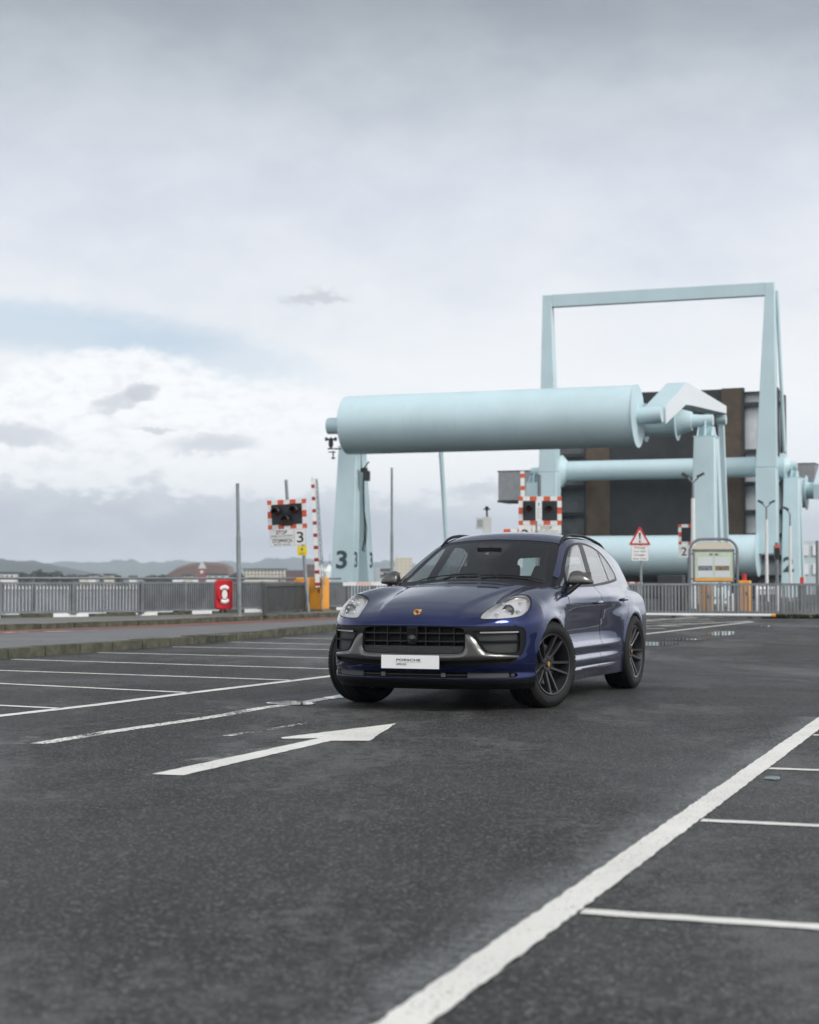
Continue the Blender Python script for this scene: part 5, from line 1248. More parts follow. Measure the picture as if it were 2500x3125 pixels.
# ---- turning labelled halves into mesh objects
car = thing('car', 'dark metallic blue estate car with black wheels, nose towards the viewer and front wheels turned', 'car', (.37, 15.13, 0), rz=R(180 - 22.3))
def sidev(P, s): Q = np.array(P, float); Q[..., 0] *= -s; return Q            # s=+1 the car's left, mapped into the right-handed object frame
def part_mesh(labels, sides=(1, -1), push=0., dirv=None, wall=False, matpush=None):
    """returns vertices, faces, normals for the chosen labels on the chosen sides; push moves them inwards"""
    idx = [i for i, l in enumerate(sh.L) if l in labels]; used = sorted({v for i in idx for v in sh.F[i]}); mp = {v: k for k, v in enumerate(used)}
    P = sh.V[used]; Nn = grad(P); Nn /= np.linalg.norm(Nn, axis=1)[:, None]; Nn[P[:, 0] < 1e-4, 0] = 0
    F = [tuple(mp[v] for v in sh.F[i]) for i in idx]
    if push: P = P - (Nn if dirv is None else np.array(dirv, float)) * push
    if wall:
        cnt = {}
        for i in idx:
            f = sh.F[i]
            for a_, b_ in zip(f, f[1:] + f[:1]): cnt[(a_, b_)] = cnt.get((a_, b_), 0) + 1
        bd = [(a_, b_) for (a_, b_) in cnt if (b_, a_) not in cnt and not (sh.V[a_][0] < 1e-4 and sh.V[b_][0] < 1e-4)]
        ex = sorted({v for e in bd for v in e}); me_ = {v: len(P) + k for k, v in enumerate(ex)}
        P = np.vstack([P, sh.V[ex]]); Nn = np.vstack([Nn, Nn[[mp[v] for v in ex]]]); F += [(mp[a_], mp[b_], me_[b_], me_[a_]) for a_, b_ in bd]
    VV, FF, NN = [], [], []
    for s in sides:
        b0 = len(VV); Q = sidev(P, s); q = sidev(Nn, s); VV += Q.tolist(); NN += q.tolist()
        FF += [tuple(b0 + k for k in (f[::-1] if s > 0 else f)) for f in F]
    if len(sides) == 2:        # weld the two halves at the centre line
        n = len(P); cen = {k for k in range(n) if P[k][0] < 1e-4}; FF = [tuple((v - n if v >= n and (v - n) in cen else v) for v in f) for f in FF]
    return VV, FF, NN
def shell_part(name, labels, m, parent=None, sides=(1, -1), push=0., dirv=None, wall=False, normals=True):
    VV, FF, NN = part_mesh(labels, sides, push, dirv, wall)
    if not FF: return None
    me = bpy.data.meshes.new(name); me.from_pydata(VV, [], FF); me.materials.append(m); me.polygons.foreach_set('use_smooth', [True] * len(FF))
    if normals and not wall: me.normals_split_custom_set_from_vertices(NN)
    elif wall:
        try: me.set_sharp_from_angle(angle=R(40))
        except Exception: pass
    b = bmesh.new(); b.from_mesh(me); loose = [v for v in b.verts if not v.link_faces]
    if loose and (not normals or wall): bmesh.ops.delete(b, geom=loose, context='VERTS'); b.to_mesh(me)
    b.free()
    o = bpy.data.objects.new(name, me); COL.objects.link(o); o.parent = parent or car; return o
def ysurf(x, z, y0=1.0, y1=0.):
    """depth of the nose surface at x, z"""
    a_, b_ = y0, y1
    ys = np.linspace(y0, y1, 200); d = sdf(np.stack([np.full(200, abs(x)), ys, np.full(200, z)], -1)); k = int(np.argmax(d < 0))
    if not (d < 0).any(): return y1
    return ys[max(k - 1, 0)] + (ys[k] - ys[max(k - 1, 0)]) * (d[max(k - 1, 0)] / max(1e-9, d[max(k - 1, 0)] - d[k]))
def xsurf(y, z):
    xs = np.linspace(1.1, .3, 240); d = sdf(np.stack([xs, np.full(240, y), np.full(240, z)], -1)); k = int(np.argmax(d < 0)); return xs[k]
def zsurf(x, y):
    zs = np.linspace(1.65, .5, 400); d = sdf(np.stack([np.full(400, abs(x)), np.full(400, y), zs], -1)); return zs[int(np.argmax(d < 0))]

# materials of the car
def paintmat(name, col, metal, rough, coat=1.0, drops=True, flake=True):
    m = bpy.data.materials.new(name); m.use_nodes = True; t = NT(m.node_tree); b = t.n['Principled BSDF']
    o = t.n.new('ShaderNodeTexCoord').outputs['Object']
    b.inputs['Metallic'].default_value = metal; b.inputs['Roughness'].default_value = rough; b.inputs['Coat Weight'].default_value = coat; b.inputs['Coat Roughness'].default_value = .02; b.inputs['Coat IOR'].default_value = 1.5; b.inputs['Specular IOR Level'].default_value = 0.
    fl = t.vor(o, 900, out='Color')
    t.put(b.inputs['Base Color'], t.mix(.25, tuple(col) + (1,), t.mix(1, tuple(col) + (1,), fl, 'MULTIPLY')) if flake else tuple(col) + (1,))
    if drops:      # rain beads standing on the lacquer
        n_ = t.n.new('ShaderNodeNewGeometry'); nz = t.xyz(n_.outputs['Normal'])[2]
        v1 = t.vor(o, 62); v2 = t.vor(o, 130); bead = t.m('ADD', t.ss(v1, .16, .02), t.m('MULTIPLY', t.ss(v2, .22, .05), .5))
        msk = t.m('MULTIPLY', t.ss(t.noise(o, 9, 3, .6), .46, .60), t.ss(nz, -.1, .35))
        h_ = t.m('MULTIPLY', bead, msk); bn = t.bump(h_, .8, .0022); t.put(b.inputs['Coat Normal'], bn)
        t.put(b.inputs['Normal'], bn)
    return m
M['paintblue'] = paintmat('metallic_blue_paint', (.0035, .0125, .098), .85, .16)
M['gloss_black'] = mat('gloss_black_trim', (.008, .008, .009), .08, coat=.6)
M['trim_black'] = mat('satin_black_trim', (.006, .006, .007), .42, spec=.3)
M['matte_black'] = mat('matte_black_plastic', (.007, .0075, .008), .48, spec=.18, bump=.1, bscale=400, dist=.001)
M['gap_black'] = mat('panel_gap', (.004, .004, .005), .6)
M['blade'] = paintmat('carbon_blade', (.105, .103, .098), .75, .33, drops=False, flake=False, coat=.6)
M['intake'] = mat('intake_grey_plastic', (.022, .023, .024), .5)
M['bars'] = mat('grille_bar_black', (.010, .010, .011), .45)
M['void'] = mat('black_void', (.003, .003, .003), .8)
M['rubber'] = mat('tyre_rubber', (.012, .012, .012), .68, spec=.3, bump=.15, bscale=120, dist=.002)
M['rim'] = mat('satin_black_alloy', (.060, .060, .063), .28, .6, coat=.15)
M['steel'] = mat('brake_steel', (.22, .22, .22), .35, .9)
M['gold'] = mat('crest_gold', (.75, .42, .09), .3, .7)
M['silver'] = mat('silver_strip', (.55, .55, .55), .25, .8)
M['screen'] = glassmat('windscreen_glass', (.80, .84, .82), ior=1.38)
M['tint'] = glassmat('tinted_side_glass', (.62, .66, .66), ior=3.8)
M['privacy'] = glassmat('dark_rear_glass', (.34, .37, .37), ior=4.0)
M['lampglass'] = glassmat('lamp_cover', (.95, .95, .95), ior=1.5)
M['cabin'] = mat('dark_upholstery', (.010, .010, .011), .7)
ml = bpy.data.materials.new('lamp_reflector'); ml.use_nodes = True; b = ml.node_tree.nodes['Principled BSDF']; b.inputs['Base Color'].default_value = (.82, .81, .79, 1); b.inputs['Metallic'].default_value = .65; b.inputs['Roughness'].default_value = .16
try: b.inputs['Thin Film Thickness'].default_value = 520; b.inputs['Thin Film IOR'].default_value = 1.45
except Exception: pass
M['reflector'] = ml

P_ = M['paintblue']
body = shell_part('body', ('body',), P_)
hood_ = shell_part('bonnet', ('hood',), P_)
shell_part('panel_gap', ('gap',), M['gap_black'], body, push=.006)
shell_part('cowl', ('cowl',), M['matte_black'], push=.008)
shell_part('front_lip', ('front_lip',), M['matte_black'])
ws = shell_part('windscreen', ('windscreen',), M['screen'], push=.003)
shell_part('windscreen_surround', ('ws_band',), M['trim_black'], ws, push=.003)
shell_part('rear_window', ('rear_window',), M['screen'])
shell_part('tail_light_bar', ('tail_light',), mat('tail_lamp_red', (.25, .01, .01), .15, coat=1))
shell_part('grille_surround', ('surround',), M['matte_black'], push=.004)
fbl = shell_part('front_blade', ('blade',), M['blade'], push=-.002, wall=True)
co = np.array([v.co[:] for v in fbl.data.vertices]); q_ = np.stack([np.abs(co[:, 0]), co[:, 2]], 1); dd_ = np.clip(-polyd(q_, BL), 0, None); dd_ = np.where(q_[:, 0] < .35, np.clip(np.minimum(q_[:, 1] - .428, .488 - q_[:, 1]), 0, None), dd_)
for v, d_ in zip(fbl.data.vertices, dd_): v.co.y += .020 * min(1, d_ / .028) ** .6          # the blade swells outwards from its edges
try: fbl.data.set_sharp_from_angle(angle=R(75))
except Exception: pass
grl = shell_part('grille', ('grille',), M['void'], push=.075, dirv=(0, 1, 0), wall=True)
lsl = shell_part('lower_intake', ('lower_slot',), M['void'], push=.05, dirv=(0, 1, 0), wall=True)
shell_part('lower_gap', ('low_gap',), M['void'], grl, push=.05, dirv=(0, 1, 0), wall=True)
sint = {}
for s in (1, -1):
    sint[s] = shell_part('side_intake', ('side_intake',), M['intake'], sides=(s,), push=.035, dirv=(.25, .97, 0), wall=True)
    fd = shell_part('front_door', ('front_door',), P_, sides=(s,)); rd = shell_part('rear_door', ('rear_door',), P_, sides=(s,))
    shell_part('window_trim', ('window_trim',), M['trim_black'], sides=(s,), push=.001)
    shell_part('window', ('front_pane',), M['tint'], fd, sides=(s,), push=.003); shell_part('quarter_light', ('quarter_light',), M['tint'], fd, sides=(s,), push=.003)
    shell_part('window', ('rear_pane',), M['privacy'], rd, sides=(s,), push=.003); shell_part('quarter_light', ('rear_quarter',), M['privacy'], sides=(s,), push=.003)
    # door handles: a bar over a scooped cup
    for dpar, y0, y1, z0 in ((fd, -1.315, -1.625, .888), (rd, -2.33, -2.64, .908)):
        ym = (y0 + y1) / 2; hw = (y0 - y1) / 2
        bar = []
        for k in range(13):
            q = -1 + 2 * k / 12; yy = ym + q * hw; xx = xsurf(yy, z0 + q * .0) + .022 * (1 - abs(q) ** 3) + .002; bar.append((-s * xx, yy, z0 - .002 * q))
        mb = MB(); mb.path(bar, [.006 + .011 * (1 - abs(-1 + 2 * k / 12) ** 4) for k in range(13)], 10); mb.build('handle', P_, dpar)
        mb = MB(); n = 20; pc = []
        for k in range(n): t_ = 2 * math.pi * k / n; yy, zz = ym + .085 * math.cos(t_), z0 - .004 + .034 * math.sin(t_); pc.append((-s * (xsurf(yy, zz) + .0015), yy, zz))
        mb.add(pc + [(-s * (xsurf(ym, z0) - .0), ym, z0)], [(k, (k + 1) % n, n) for k in range(n)], True); mb.build('handle_cup', M['gap_black'], dpar)
    # headlights: clear cover over a bright bowl with modules
    hl = shell_part('headlight', ('headlight',), M['lampglass'], sides=(s,), push=-.001)
    shell_part('rim', ('lamp_rim',), M['gap_black'], hl, sides=(s,), push=.004)
    shell_part('bowl', ('headlight',), M['reflector'], hl, sides=(s,), push=.055, dirv=(.30, .62, .45), wall=True)
    def lp(x, z, dep): y = ysurf(x, z, 1.0, .1); g_ = grad(np.array([[x, y, z]]))[0]; g_ /= np.linalg.norm(g_); c_ = np.array([x, y, z]) - g_ * dep; return Vector((-s * c_[0], c_[1], c_[2])), Vector((-s * g_[0], g_[1], g_[2]))
    c_, g_ = lp(.745, .872, .040); ax_ = Vector((-s * .12, .98, .08)).normalized()
    mb = MB(); mb.lathe([(.046, -.03), (.052, .0), (.050, .012), (.044, .012), (.040, .004), (.030, -.002), (0, .004)], c_, ax_, 32); mb.build('projector', mat('projector_dark', (.10, .10, .10), .12, .8, coat=1), hl)
    for (x, z) in ((.665, .835), (.68, .915), (.80, .925), (.815, .850)):
        c_, g_ = lp(x, z, .020); mx = Matrix.Translation(c_); mb = MB(); mb.box((-.022, -.012, -.010), (.022, .006, .010), mx); o = mb.build('running_lamp', mat('lamp_module', (.75, .75, .78), .1, .3, coat=1), hl); bv = o.modifiers.new('bevel', 'BEVEL'); bv.width = .004
    # arch liner and lip
    for (yc, zc_, ra) in ARCH:
        mb = MB(); n = 40; VV = []
        for k in range(n + 1):
            t_ = math.pi * (-.22 + 1.44 * k / n); yy, zz = yc + ra * math.cos(t_), zc_ + ra * math.sin(t_); zz2 = max(zz, .19)
            xs_ = xsurf(yy + .012 * math.cos(t_), max(zz2 + .012 * math.sin(t_), .2)) - .002
            VV += [(-s * xs_, yy, zz2), (-s * (xs_ - .03), yy + .006 * math.cos(t_), zz2 + .006 * math.sin(t_)), (-s * .50, yy + .015 * math.cos(t_), zz2 + .015 * math.sin(t_)), (-s * .50, yc, zc_)]
        FF = [(4 * k + j, 4 * k + j + 1, 4 * k + 5 + j, 4 * k + 4 + j) for k in range(n) for j in range(3)]
        mb.add(VV, FF, True); mb.build('wheel_arch_liner', M['gap_black'])
for o in [q for q in bpy.data.objects if q.name.startswith('wheel_arch_liner')]: o.parent = car
def nose_bar(name, m, parent, xs, zf, hz, dep, thick=.012, off=0.):
    """horizontal bar following the nose"""
    mb = MB(); VV = []
    for x in xs:
        z = zf(x) if callable(zf) else zf; y = ysurf(abs(x), z) - off
        h_ = hz(x) if callable(hz) else hz
        VV += [(-x, y, z - h_), (-x, y, z + h_), (-x, y - dep, z + h_), (-x, y - dep, z - h_)]
    n = len(xs); FF = [(4 * k + j, 4 * k + (j + 1) % 4, 4 * k + 4 + (j + 1) % 4, 4 * k + 4 + j) for k in range(n - 1) for j in range(4)] + [(0, 1, 2, 3), (4 * n - 4, 4 * n - 1, 4 * n - 2, 4 * n - 3)]
    mb.add(VV, FF, True); return mb.build(name, m, parent)
lsp = lambda a_, b_, n: [a_ + (b_ - a_) * k / (n - 1) for k in range(n)]
for z in (.655, .588): nose_bar('bar', M['bars'], grl, lsp(-.450, .450, 25), z, .005, .05, off=.018)
for x in (-.36, -.235, -.115, .115, .235, .36):
    mb = MB(); y = ysurf(abs(x), .62) - .032; mb.box((-x - .004, y - .03, .50), (-x + .004, y, .706)); mb.build('bar', M['bars'], grl)
nose_bar('honeycomb_strip', mat('honeycomb_grey', (.022, .023, .024), .45, var=.4, vscale=60, bump=1., bscale=90, dist=.01), grl, lsp(-.448, .448, 25), .520, .030, .02, off=.012)
# radar and camera pod
mb = MB(); y = ysurf(0, .65) - .006; mb.prism([(px, y, pz) for px, pz in [(-.048, .71), (.048, .71), (.048, .60)] + [(.048 * math.cos(t_), .60 + .048 * math.sin(t_)) for t_ in [-math.pi * k / 12 for k in range(1, 12)]] + [(-.048, .60)]], (0, -.05, 0)); pod = mb.build('sensor_pod', M['matte_black'], car); bv = pod.modifiers.new('bevel', 'BEVEL'); bv.width = .008; bv.segments = 3
mb = MB(); mb.lathe([(.034, -.01), (.036, .003), (.030, .006), (.026, .000), (0, .006)], (0, y + .0, .606), (0, 1, 0), 28); mb.build('lens', M['gloss_black'], pod)
mb = MB(); mb.box((-.032, y, .688), (.032, y + .006, .700)); mb.build('trim', M['gloss_black'], pod)
for s in (1, -1):
    nose_bar('running_light', M['silver'], sint[s], [s * v for v in lsp(.575, .832, 12)], lambda x: .664 + .012 * (abs(x) - .6), .0065, .03, off=.002)
    nose_bar('louvre', M['matte_black'], sint[s], [s * v for v in lsp(.572, .838, 12)], .590, .007, .04, off=.008)
    nose_bar('flap', mat('flap_grey', (.055, .056, .058), .45), lsl, [s * v for v in lsp(.47, .765, 8)], .311, .022, .02, off=.022)
    mb = MB(); y = ysurf(.79, .311) - .012; mb.tube((-s * .79, y - .02, .309), (-s * .79, y, .309), .014, n=16); mb.build('parking_sensor', mat('sensor_dark', (.10, .10, .11), .2), lsl)
    mb = MB(); y = ysurf(.26, .311) - .016; mb.box((-s * .27 - .018, y - .02, .295), (-s * .27 + .018, y, .328)); mb.build('sensor', mat('sensor_grey', (.12, .12, .12), .4), lsl)
nose_bar('bar', M['intake'], lsl, lsp(-.46, .46, 19), .311, .004, .03, off=.02)
# number plate
mb = MB(); yp = ysurf(0, .41) + .018; mb.use(M['gloss_black']); mb.box((-.262, yp - .02, .3605), (.262, yp - .001, .4755)); mb.use(mat('plate_white', (.94, .94, .94), .3)); mb.box((-.26, yp, .362), (.26, yp + .003, .474)); npl = mb.build('number_plate', None, car)
def plate_text(s, h_, x, z, wd, m=M['text'], bold=0.): 
    V, F = text_mesh(s, h_, wd, bold=bold); me = bpy.data.meshes.new('lettering'); me.from_pydata([(-(vx) - x, yp + .0045, z + vz) for vx, _, vz in V], [], [f[::-1] for f in F]); me.materials.append(m); o = bpy.data.objects.new('lettering', me); COL.objects.link(o); o.parent = npl
plate_text('PORSCHE', .021, -.014, .4335, .218, bold=.02); plate_text('APPROVED', .017, -.077, .397, .092, bold=.015)
mb = MB(); mb.box((-.108 + .0, yp + .003, .4145), (.135, yp + .0045, .4165)); 
o = mb.build('line', M['clad'], npl); o.scale = (1, 1, 1)
# crest on the bonnet
cz = .826; cy_ = ysurf(0, cz, 1.0, .3); g_ = grad(np.array([[0, cy_, cz]]))[0]; g_ /= np.linalg.norm(g_); nv = Vector((0, g_[1], g_[2])); upv = Vector((0, -g_[2], g_[1])); rv = Vector((1, 0, 0))
def crest(pts, h0, h1, name, m, par):
    mb = MB(); c0 = Vector((0, cy_, cz)); mb.prism([c0 + rv * x * 1.0 + upv * z + nv * h0 for x, z in pts], nv * (h1 - h0)); return mb.build(name, m, par)
shp = [(-.031, .040), (-.018, .043), (0, .041), (.018, .043), (.031, .040), (.034, .012), (.026, -.018), (.012, -.036), (0, -.044), (-.012, -.036), (-.026, -.018), (-.034, .012)]
em = crest(shp, .0, .004, 'crest', M['gold'], car)
crest([(x * .88 + 0, z * .88) for x, z in [(-.030, .036), (-.002, .036), (-.002, .004), (-.031, .004)]], .003, .0052, 'field', mat('crest_ochre', (.55, .30, .05), .4), em)
crest([(.002, .032), (.026, .032), (.028, .006), (.002, .006)], .003, .0052, 'field', mat('crest_dark_red', (.18, .03, .02), .4), em)
crest([(-.027, -.001), (-.002, -.001), (-.002, -.032), (-.022, -.017)], .003, .0052, 'field', mat('crest_dark_red', (.18, .03, .02), .4), em)
crest([(-.010, .018), (.010, .018), (.010, .004), (.005, -.008), (0, -.012), (-.005, -.008), (-.010, .004)], .004, .0065, 'shield', mat('crest_black', (.03, .02, .01), .4), em)
# door mirrors
def bez(pts, n=4): return smooth_poly(pts, n)
for s in (1, -1):
    VV = []; ns, nr = 16, 28
    for i in range(ns + 1):
        u = i / ns; xx = .838 + .212 * u; tp = float(np.interp(u, (0, .06, .14, .3, .5, .72, .9, 1), (.45, .78, .93, 1, .92, .70, .42, .15))); yc2 = -.835 - .05 * u; dy_ = .10 * float(np.interp(u, (0, .08, .25, .7, .92, 1), (.55, .88, 1, .80, .5, .2)))
        for k in range(nr):
            t_ = 2 * math.pi * k / nr; cx_, cz_ = math.cos(t_), math.sin(t_); yy = yc2 + dy_ * (cx_ if cx_ > 0 else cx_ * .4)
            zz = 1.075 + .004 * u + (.112 * tp * abs(cz_) ** .8 if cz_ > 0 else -.026 * (.4 + .6 * tp) * abs(cz_) ** .7); VV.append((-s * xx, yy, zz))
    FF = [(i * nr + k, i * nr + (k + 1) % nr, (i + 1) * nr + (k + 1) % nr, (i + 1) * nr + k) for i in range(ns) for k in range(nr)] + [tuple(range(nr)), tuple(range(ns * nr, (ns + 1) * nr))]
    mb = MB(); mb.add(VV, FF, True); wm = mb.build('wing_mirror', M['blade'], car)
    mb = MB()
    lowp = [(-s * (.845 + .195 * u), -.833 - .05 * u + .101 * float(np.interp(u, (0, .08, .25, .7, .92, 1), (.55, .88, 1, .80, .5, .2))), 1.076 + .004 * u) for u in lsp(0, 1, 10)]
    mb.path(lowp, .006, 6); mb.build('seam', M['gap_black'], wm)
    mb = MB(); mb.box((min(-s * .86, -s * 1.03), -.885, 1.075), (max(-s * .86, -s * 1.03), -.878, 1.17)); mb.build('glass', M['steel'], wm)
    mb = MB(); mb.path([(-s * .845, -.66, .965), (-s * .875, -.68, .995), (-s * .915, -.76, 1.04), (-s * .94, -.81, 1.08)], [.034, .028, .024, .026], 12); mb.build('stalk', M['matte_black'], wm)
    mb = MB(); mb.path([(-s * .80, -.52, .99), (-s * .845, -.60, .975), (-s * .87, -.70, .965), (-s * .86, -.80, .97)], [.012, .026, .026, .01], 10); mb.build('foot', M['gloss_black'], wm)
# wipers
for (xa_, ya_, xb_, yb_) in ((.10, -.50, .66, -.60), (-.52, -.52, .06, -.515)):
    pts = []
    for k in range(9):
        q = k / 8; x, y = xa_ + (xb_ - xa_) * q, ya_ + (yb_ - ya_) * q; pts.append((-x, y, zsurf(x, y) + .014))
    mb = MB(); mb.path(pts, .005, 6); mb.build('wiper', M['matte_black'], car)
# roof rails
for s in (1, -1):
    pts = []; 
    for k in range(25):
        q = k / 24; y = -1.30 - 1.75 * q; x = .595 - .02 * math.sin(math.pi * q) - .045 * q; pts.append((-s * x, y, zsurf(x, y) + (.028 * min(1, math.sin(math.pi * min(max(q, .001), .999)) * 3.2)) - .004))
    mb = MB(); mb.path(pts, [.010 + .005 * min(1, 8 * min(k / 24, 1 - k / 24)) for k in range(25)], 8); mb.build('roof_rail', M['matte_black'], car)
# sunroof line and fin antenna
mb = MB(); mb.prism([(-.012, -2.95, 1.46), (.012, -2.95, 1.46), (.012, -3.12, 1.46), (-.012, -3.12, 1.46)], (0, -.02, .07)); mb.build('antenna', P_, car)
# ---- wheels
def make_wheel(w_=.262, rear=False):
    """wheel centred on its own origin, face towards +X"""
    root = bpy.data.objects.new('wheel', None); COL.objects.link(root); h = w_ / 2; RT, RR = .373, .262
    mb = MB(); prof = [(RR - .006, -h + .02), (RR + .004, -h + .010), (RR + .02, -h - .004), (RR + .055, -h - .010), (RT - .035, -h - .002), (RT - .010, -h + .016), (RT - .002, -h + .045)]
    for gx in (-.072, -.028, .028, .072): prof += [(RT, gx - .006), (RT - .008, gx - .004), (RT - .008, gx + .004), (RT, gx + .006)]
    prof += [(RT - .002, h - .045), (RT - .010, h - .016), (RT - .035, h + .002), (RR + .055, h + .010), (RR + .02, h + .004), (RR + .004, h - .010), (RR - .006, h - .02)]
    mb.lathe(prof, (0, 0, 0), (1, 0, 0), 96)
    n = 72                        # shoulder tread blocks
    for k in range(n):
        for sx in (-1, 1):
            t0, t1 = 2 * math.pi * (k + .12) / n, 2 * math.pi * (k + .82) / n; V = []
            for r0, hx in ((RT - .004, h - .052), (RT + .0016, h - .046), (RT - .006, h - .014), (RT - .022, h - .0)):
                for t_ in (t0, t1): V.append((sx * hx, r0 * math.cos(t_ + .05 * (h - hx) * 10), r0 * math.sin(t_ + .05 * (h - hx) * 10)))
            mb.add(V, [(0, 1, 3, 2), (2, 3, 5, 4), (4, 5, 7, 6)])
    mb.build('tyre', M['rubber'], root)
    # raised sidewall lettering
    for (txt, a0) in (('R20 104Y', 100), ('PIRELLI', -30), ('PIRELLI', 200)):
        V, F = text_mesh(txt, .018, .10 if len(txt) == 7 else .11); rr_ = RT - .052; V2 = []
        for vx, _, vz in V: t_ = R(a0) + vx / rr_; r2 = rr_ + vz; V2.append((h + .0105 - max(0, (r2 - RT + .05)) * .25, r2 * math.cos(math.pi / 2 - t_), r2 * math.sin(math.pi / 2 - t_)))
        me = bpy.data.meshes.new('lettering'); me.from_pydata(V2, [], F); me.materials.append(mat('raised_rubber', (.05, .05, .05), .5)); o = bpy.data.objects.new('lettering', me); COL.objects.link(o); o.parent = root
    f = h - .006                  # rim face plane
    mb = MB(); mb.lathe([(RR + .002, f - .012), (RR + .004, f), (RR - .002, f + .006), (RR - .012, f + .002), (RR - .016, f - .012), (RR - .022, f - .05), (RR - .030, f - .10), (RR - .022, -h + .03), (RR + .0, -h + .012), (RR - .006, -h + .02)], (0, 0, 0), (1, 0, 0), 96)
    mb.lathe([(0, f - .052), (.030, f - .050), (.040, f - .046), (.066, f - .050), (.074, f - .064), (.074, f - .11), (0, f - .11)], (0, 0, 0), (1, 0, 0), 40)
    for k in range(5):
        a0 = R(98 + 72 * k)
        for sgn in (-1, 1):
            ra, rb = .050, RR - .012; ta, tb = a0 + sgn * R(12), a0 + sgn * R(24.5)
            p0 = Vector((0, ra * math.cos(ta), ra * math.sin(ta))); p1 = Vector((0, rb * math.cos(tb), rb * math.sin(tb))); d = (p1 - p0).normalized(); nn = Vector((0, -d.z, d.y)); V = []
            for q, wd, top, bot in ((0, .019, f - .058, f - .10), (.25, .0155, f - .045, f - .085), (.6, .0135, f - .022, f - .062), (.9, .0130, f - .006, f - .048), (1.0, .016, f - .002, f - .04)):
                p = p0.lerp(p1, q)
                V += [p + nn * wd * .55 + Vector((top, 0, 0)), p - nn * wd * .55 + Vector((top, 0, 0)), p - nn * wd + Vector((top - .010, 0, 0)), p - nn * wd + Vector((bot, 0, 0)), p + nn * wd + Vector((bot, 0, 0)), p + nn * wd + Vector((top - .010, 0, 0))]
            mb.add(V, [(6 * i + j, 6 * i + (j + 1) % 6, 6 * i + 6 + (j + 1) % 6, 6 * i + 6 + j) for i in range(4) for j in range(6)] + [(0, 1, 2, 3, 4, 5)])
    mb.build('rim', M['rim'], root)
    mb = MB()
    for k in range(5): a0 = R(98 + 72 * k); mb.tube((f - .075, .052 * math.cos(a0), .052 * math.sin(a0)), (f - .046, .052 * math.cos(a0), .052 * math.sin(a0)), .009, n=10)
    mb.build('wheel_bolts', M['gap_black'], root)
    mb = MB(); mb.lathe([(0, f - .040), (.024, f - .041), (.031, f - .046), (.031, f - .054)], (0, 0, 0), (1, 0, 0), 32); mb.build('hub_cap', M['gap_black'], root)
    mb = MB(); mb.prism([(f - .040, .5 * x, .5 * z) for x, z in shp], (.003, 0, 0)); mb.build('hub_crest', M['gold'], root)
    mb = MB(); mb.lathe([(.075, -.010), (.175, -.010), (.175, .018), (.075, .018)], (0, 0, 0), (1, 0, 0), 56, closed=True); mb.lathe([(0, f - .12), (.085, f - .12), (.085, .018), (0, .018)], (0, 0, 0), (1, 0, 0), 32); mb.build('brake_disc', M['steel'], root)
    mb = MB(); n = 12; V = []
    for k in range(n + 1):
        t_ = R(150 + 62 * k / n) ; 
        for (r0, x0) in ((.108, .03), (.190, .03), (.196, .052), (.150, .066), (.104, .052)): V.append((x0, r0 * math.cos(t_), r0 * math.sin(t_)))
    mb.add(V, [(5 * k + j, 5 * k + (j + 1) % 5, 5 * k + 5 + (j + 1) % 5, 5 * k + 5 + j) for k in range(n) for j in range(5)] + [(0, 1, 2, 3, 4), tuple(range(5 * n, 5 * n + 5))]); mb.build('brake_caliper', M['matte_black'], root)
    mb = MB(); mb.lathe([(0, -h + .03), (.23, -h + .03), (.232, -h + .036), (0, -h + .036)], (0, 0, 0), (1, 0, 0), 32); mb.build('back_plate', M['void'], root)
    return root
wheel0 = make_wheel(); first = True
for (s, y, steer) in ((1, .0, -17.5), (-1, .0, -19.), (1, -2.795, 0), (-1, -2.795, 0)):
    r = wheel0 if first else copy_tree(wheel0); first = False
    r.parent = car; h_ = .8285 if y == 0 else .812
    r.location = (-s * h_, y, .373); rot_ = math.pi if s > 0 else 0           # +X face points outwards: the car's left is object -X
    r.rotation_euler = (0, 0, rot_ + R(steer)); 
# ---- underside, liner and cabin
mb = MB(); mb.box((-.56, -3.45, .20), (.56, .66, .42)); mb.box((-.86, -2.2, .215), (.86, -.55, .40)); mb.box((-.50, -.30, .42), (.50, .60, .80)); mb.build('underbody_light_block', M['void'], car)  # plain black boxes inside the shell, added to block light
lin_ = shell_part('interior_lining', ('body', 'front_door', 'rear_door', 'window_trim', 'gap'), M['cabin'], push=.032)
b = bmesh.new(); b.from_mesh(lin_.data); bmesh.ops.delete(b, geom=[f for f in b.faces if f.calc_center_median().y > -.50 or f.calc_center_median().z < .5 or f.calc_center_median().y < -3.45], context='FACES'); b.to_mesh(lin_.data); b.free()
cab = mat('cabin_black', (.012, .012, .013), .65); seatm = mat('seat_leather', (.020, .020, .021), .5)
mb = MB(); mb.add([(-.72, -.58, .96), (.72, -.58, .96), (.72, -.95, 1.015), (-.72, -.95, 1.015), (-.72, -1.02, .90), (.72, -1.02, .90), (-.72, -1.05, .70), (.72, -1.05, .70)], [(0, 1, 2, 3), (3, 2, 5, 4), (4, 5, 7, 6)], False)
mb.box((-.72, -1.0, .5), (.72, -.6, .94)); mb.build('dashboard', cab, car)
mb = MB(); mb.box((-.80, -3.3, .44), (.80, -.55, .50)); mb.box((-.13, -2.0, .5), (.13, -1.0, .80)); mb.build('cabin_floor', cab, car)
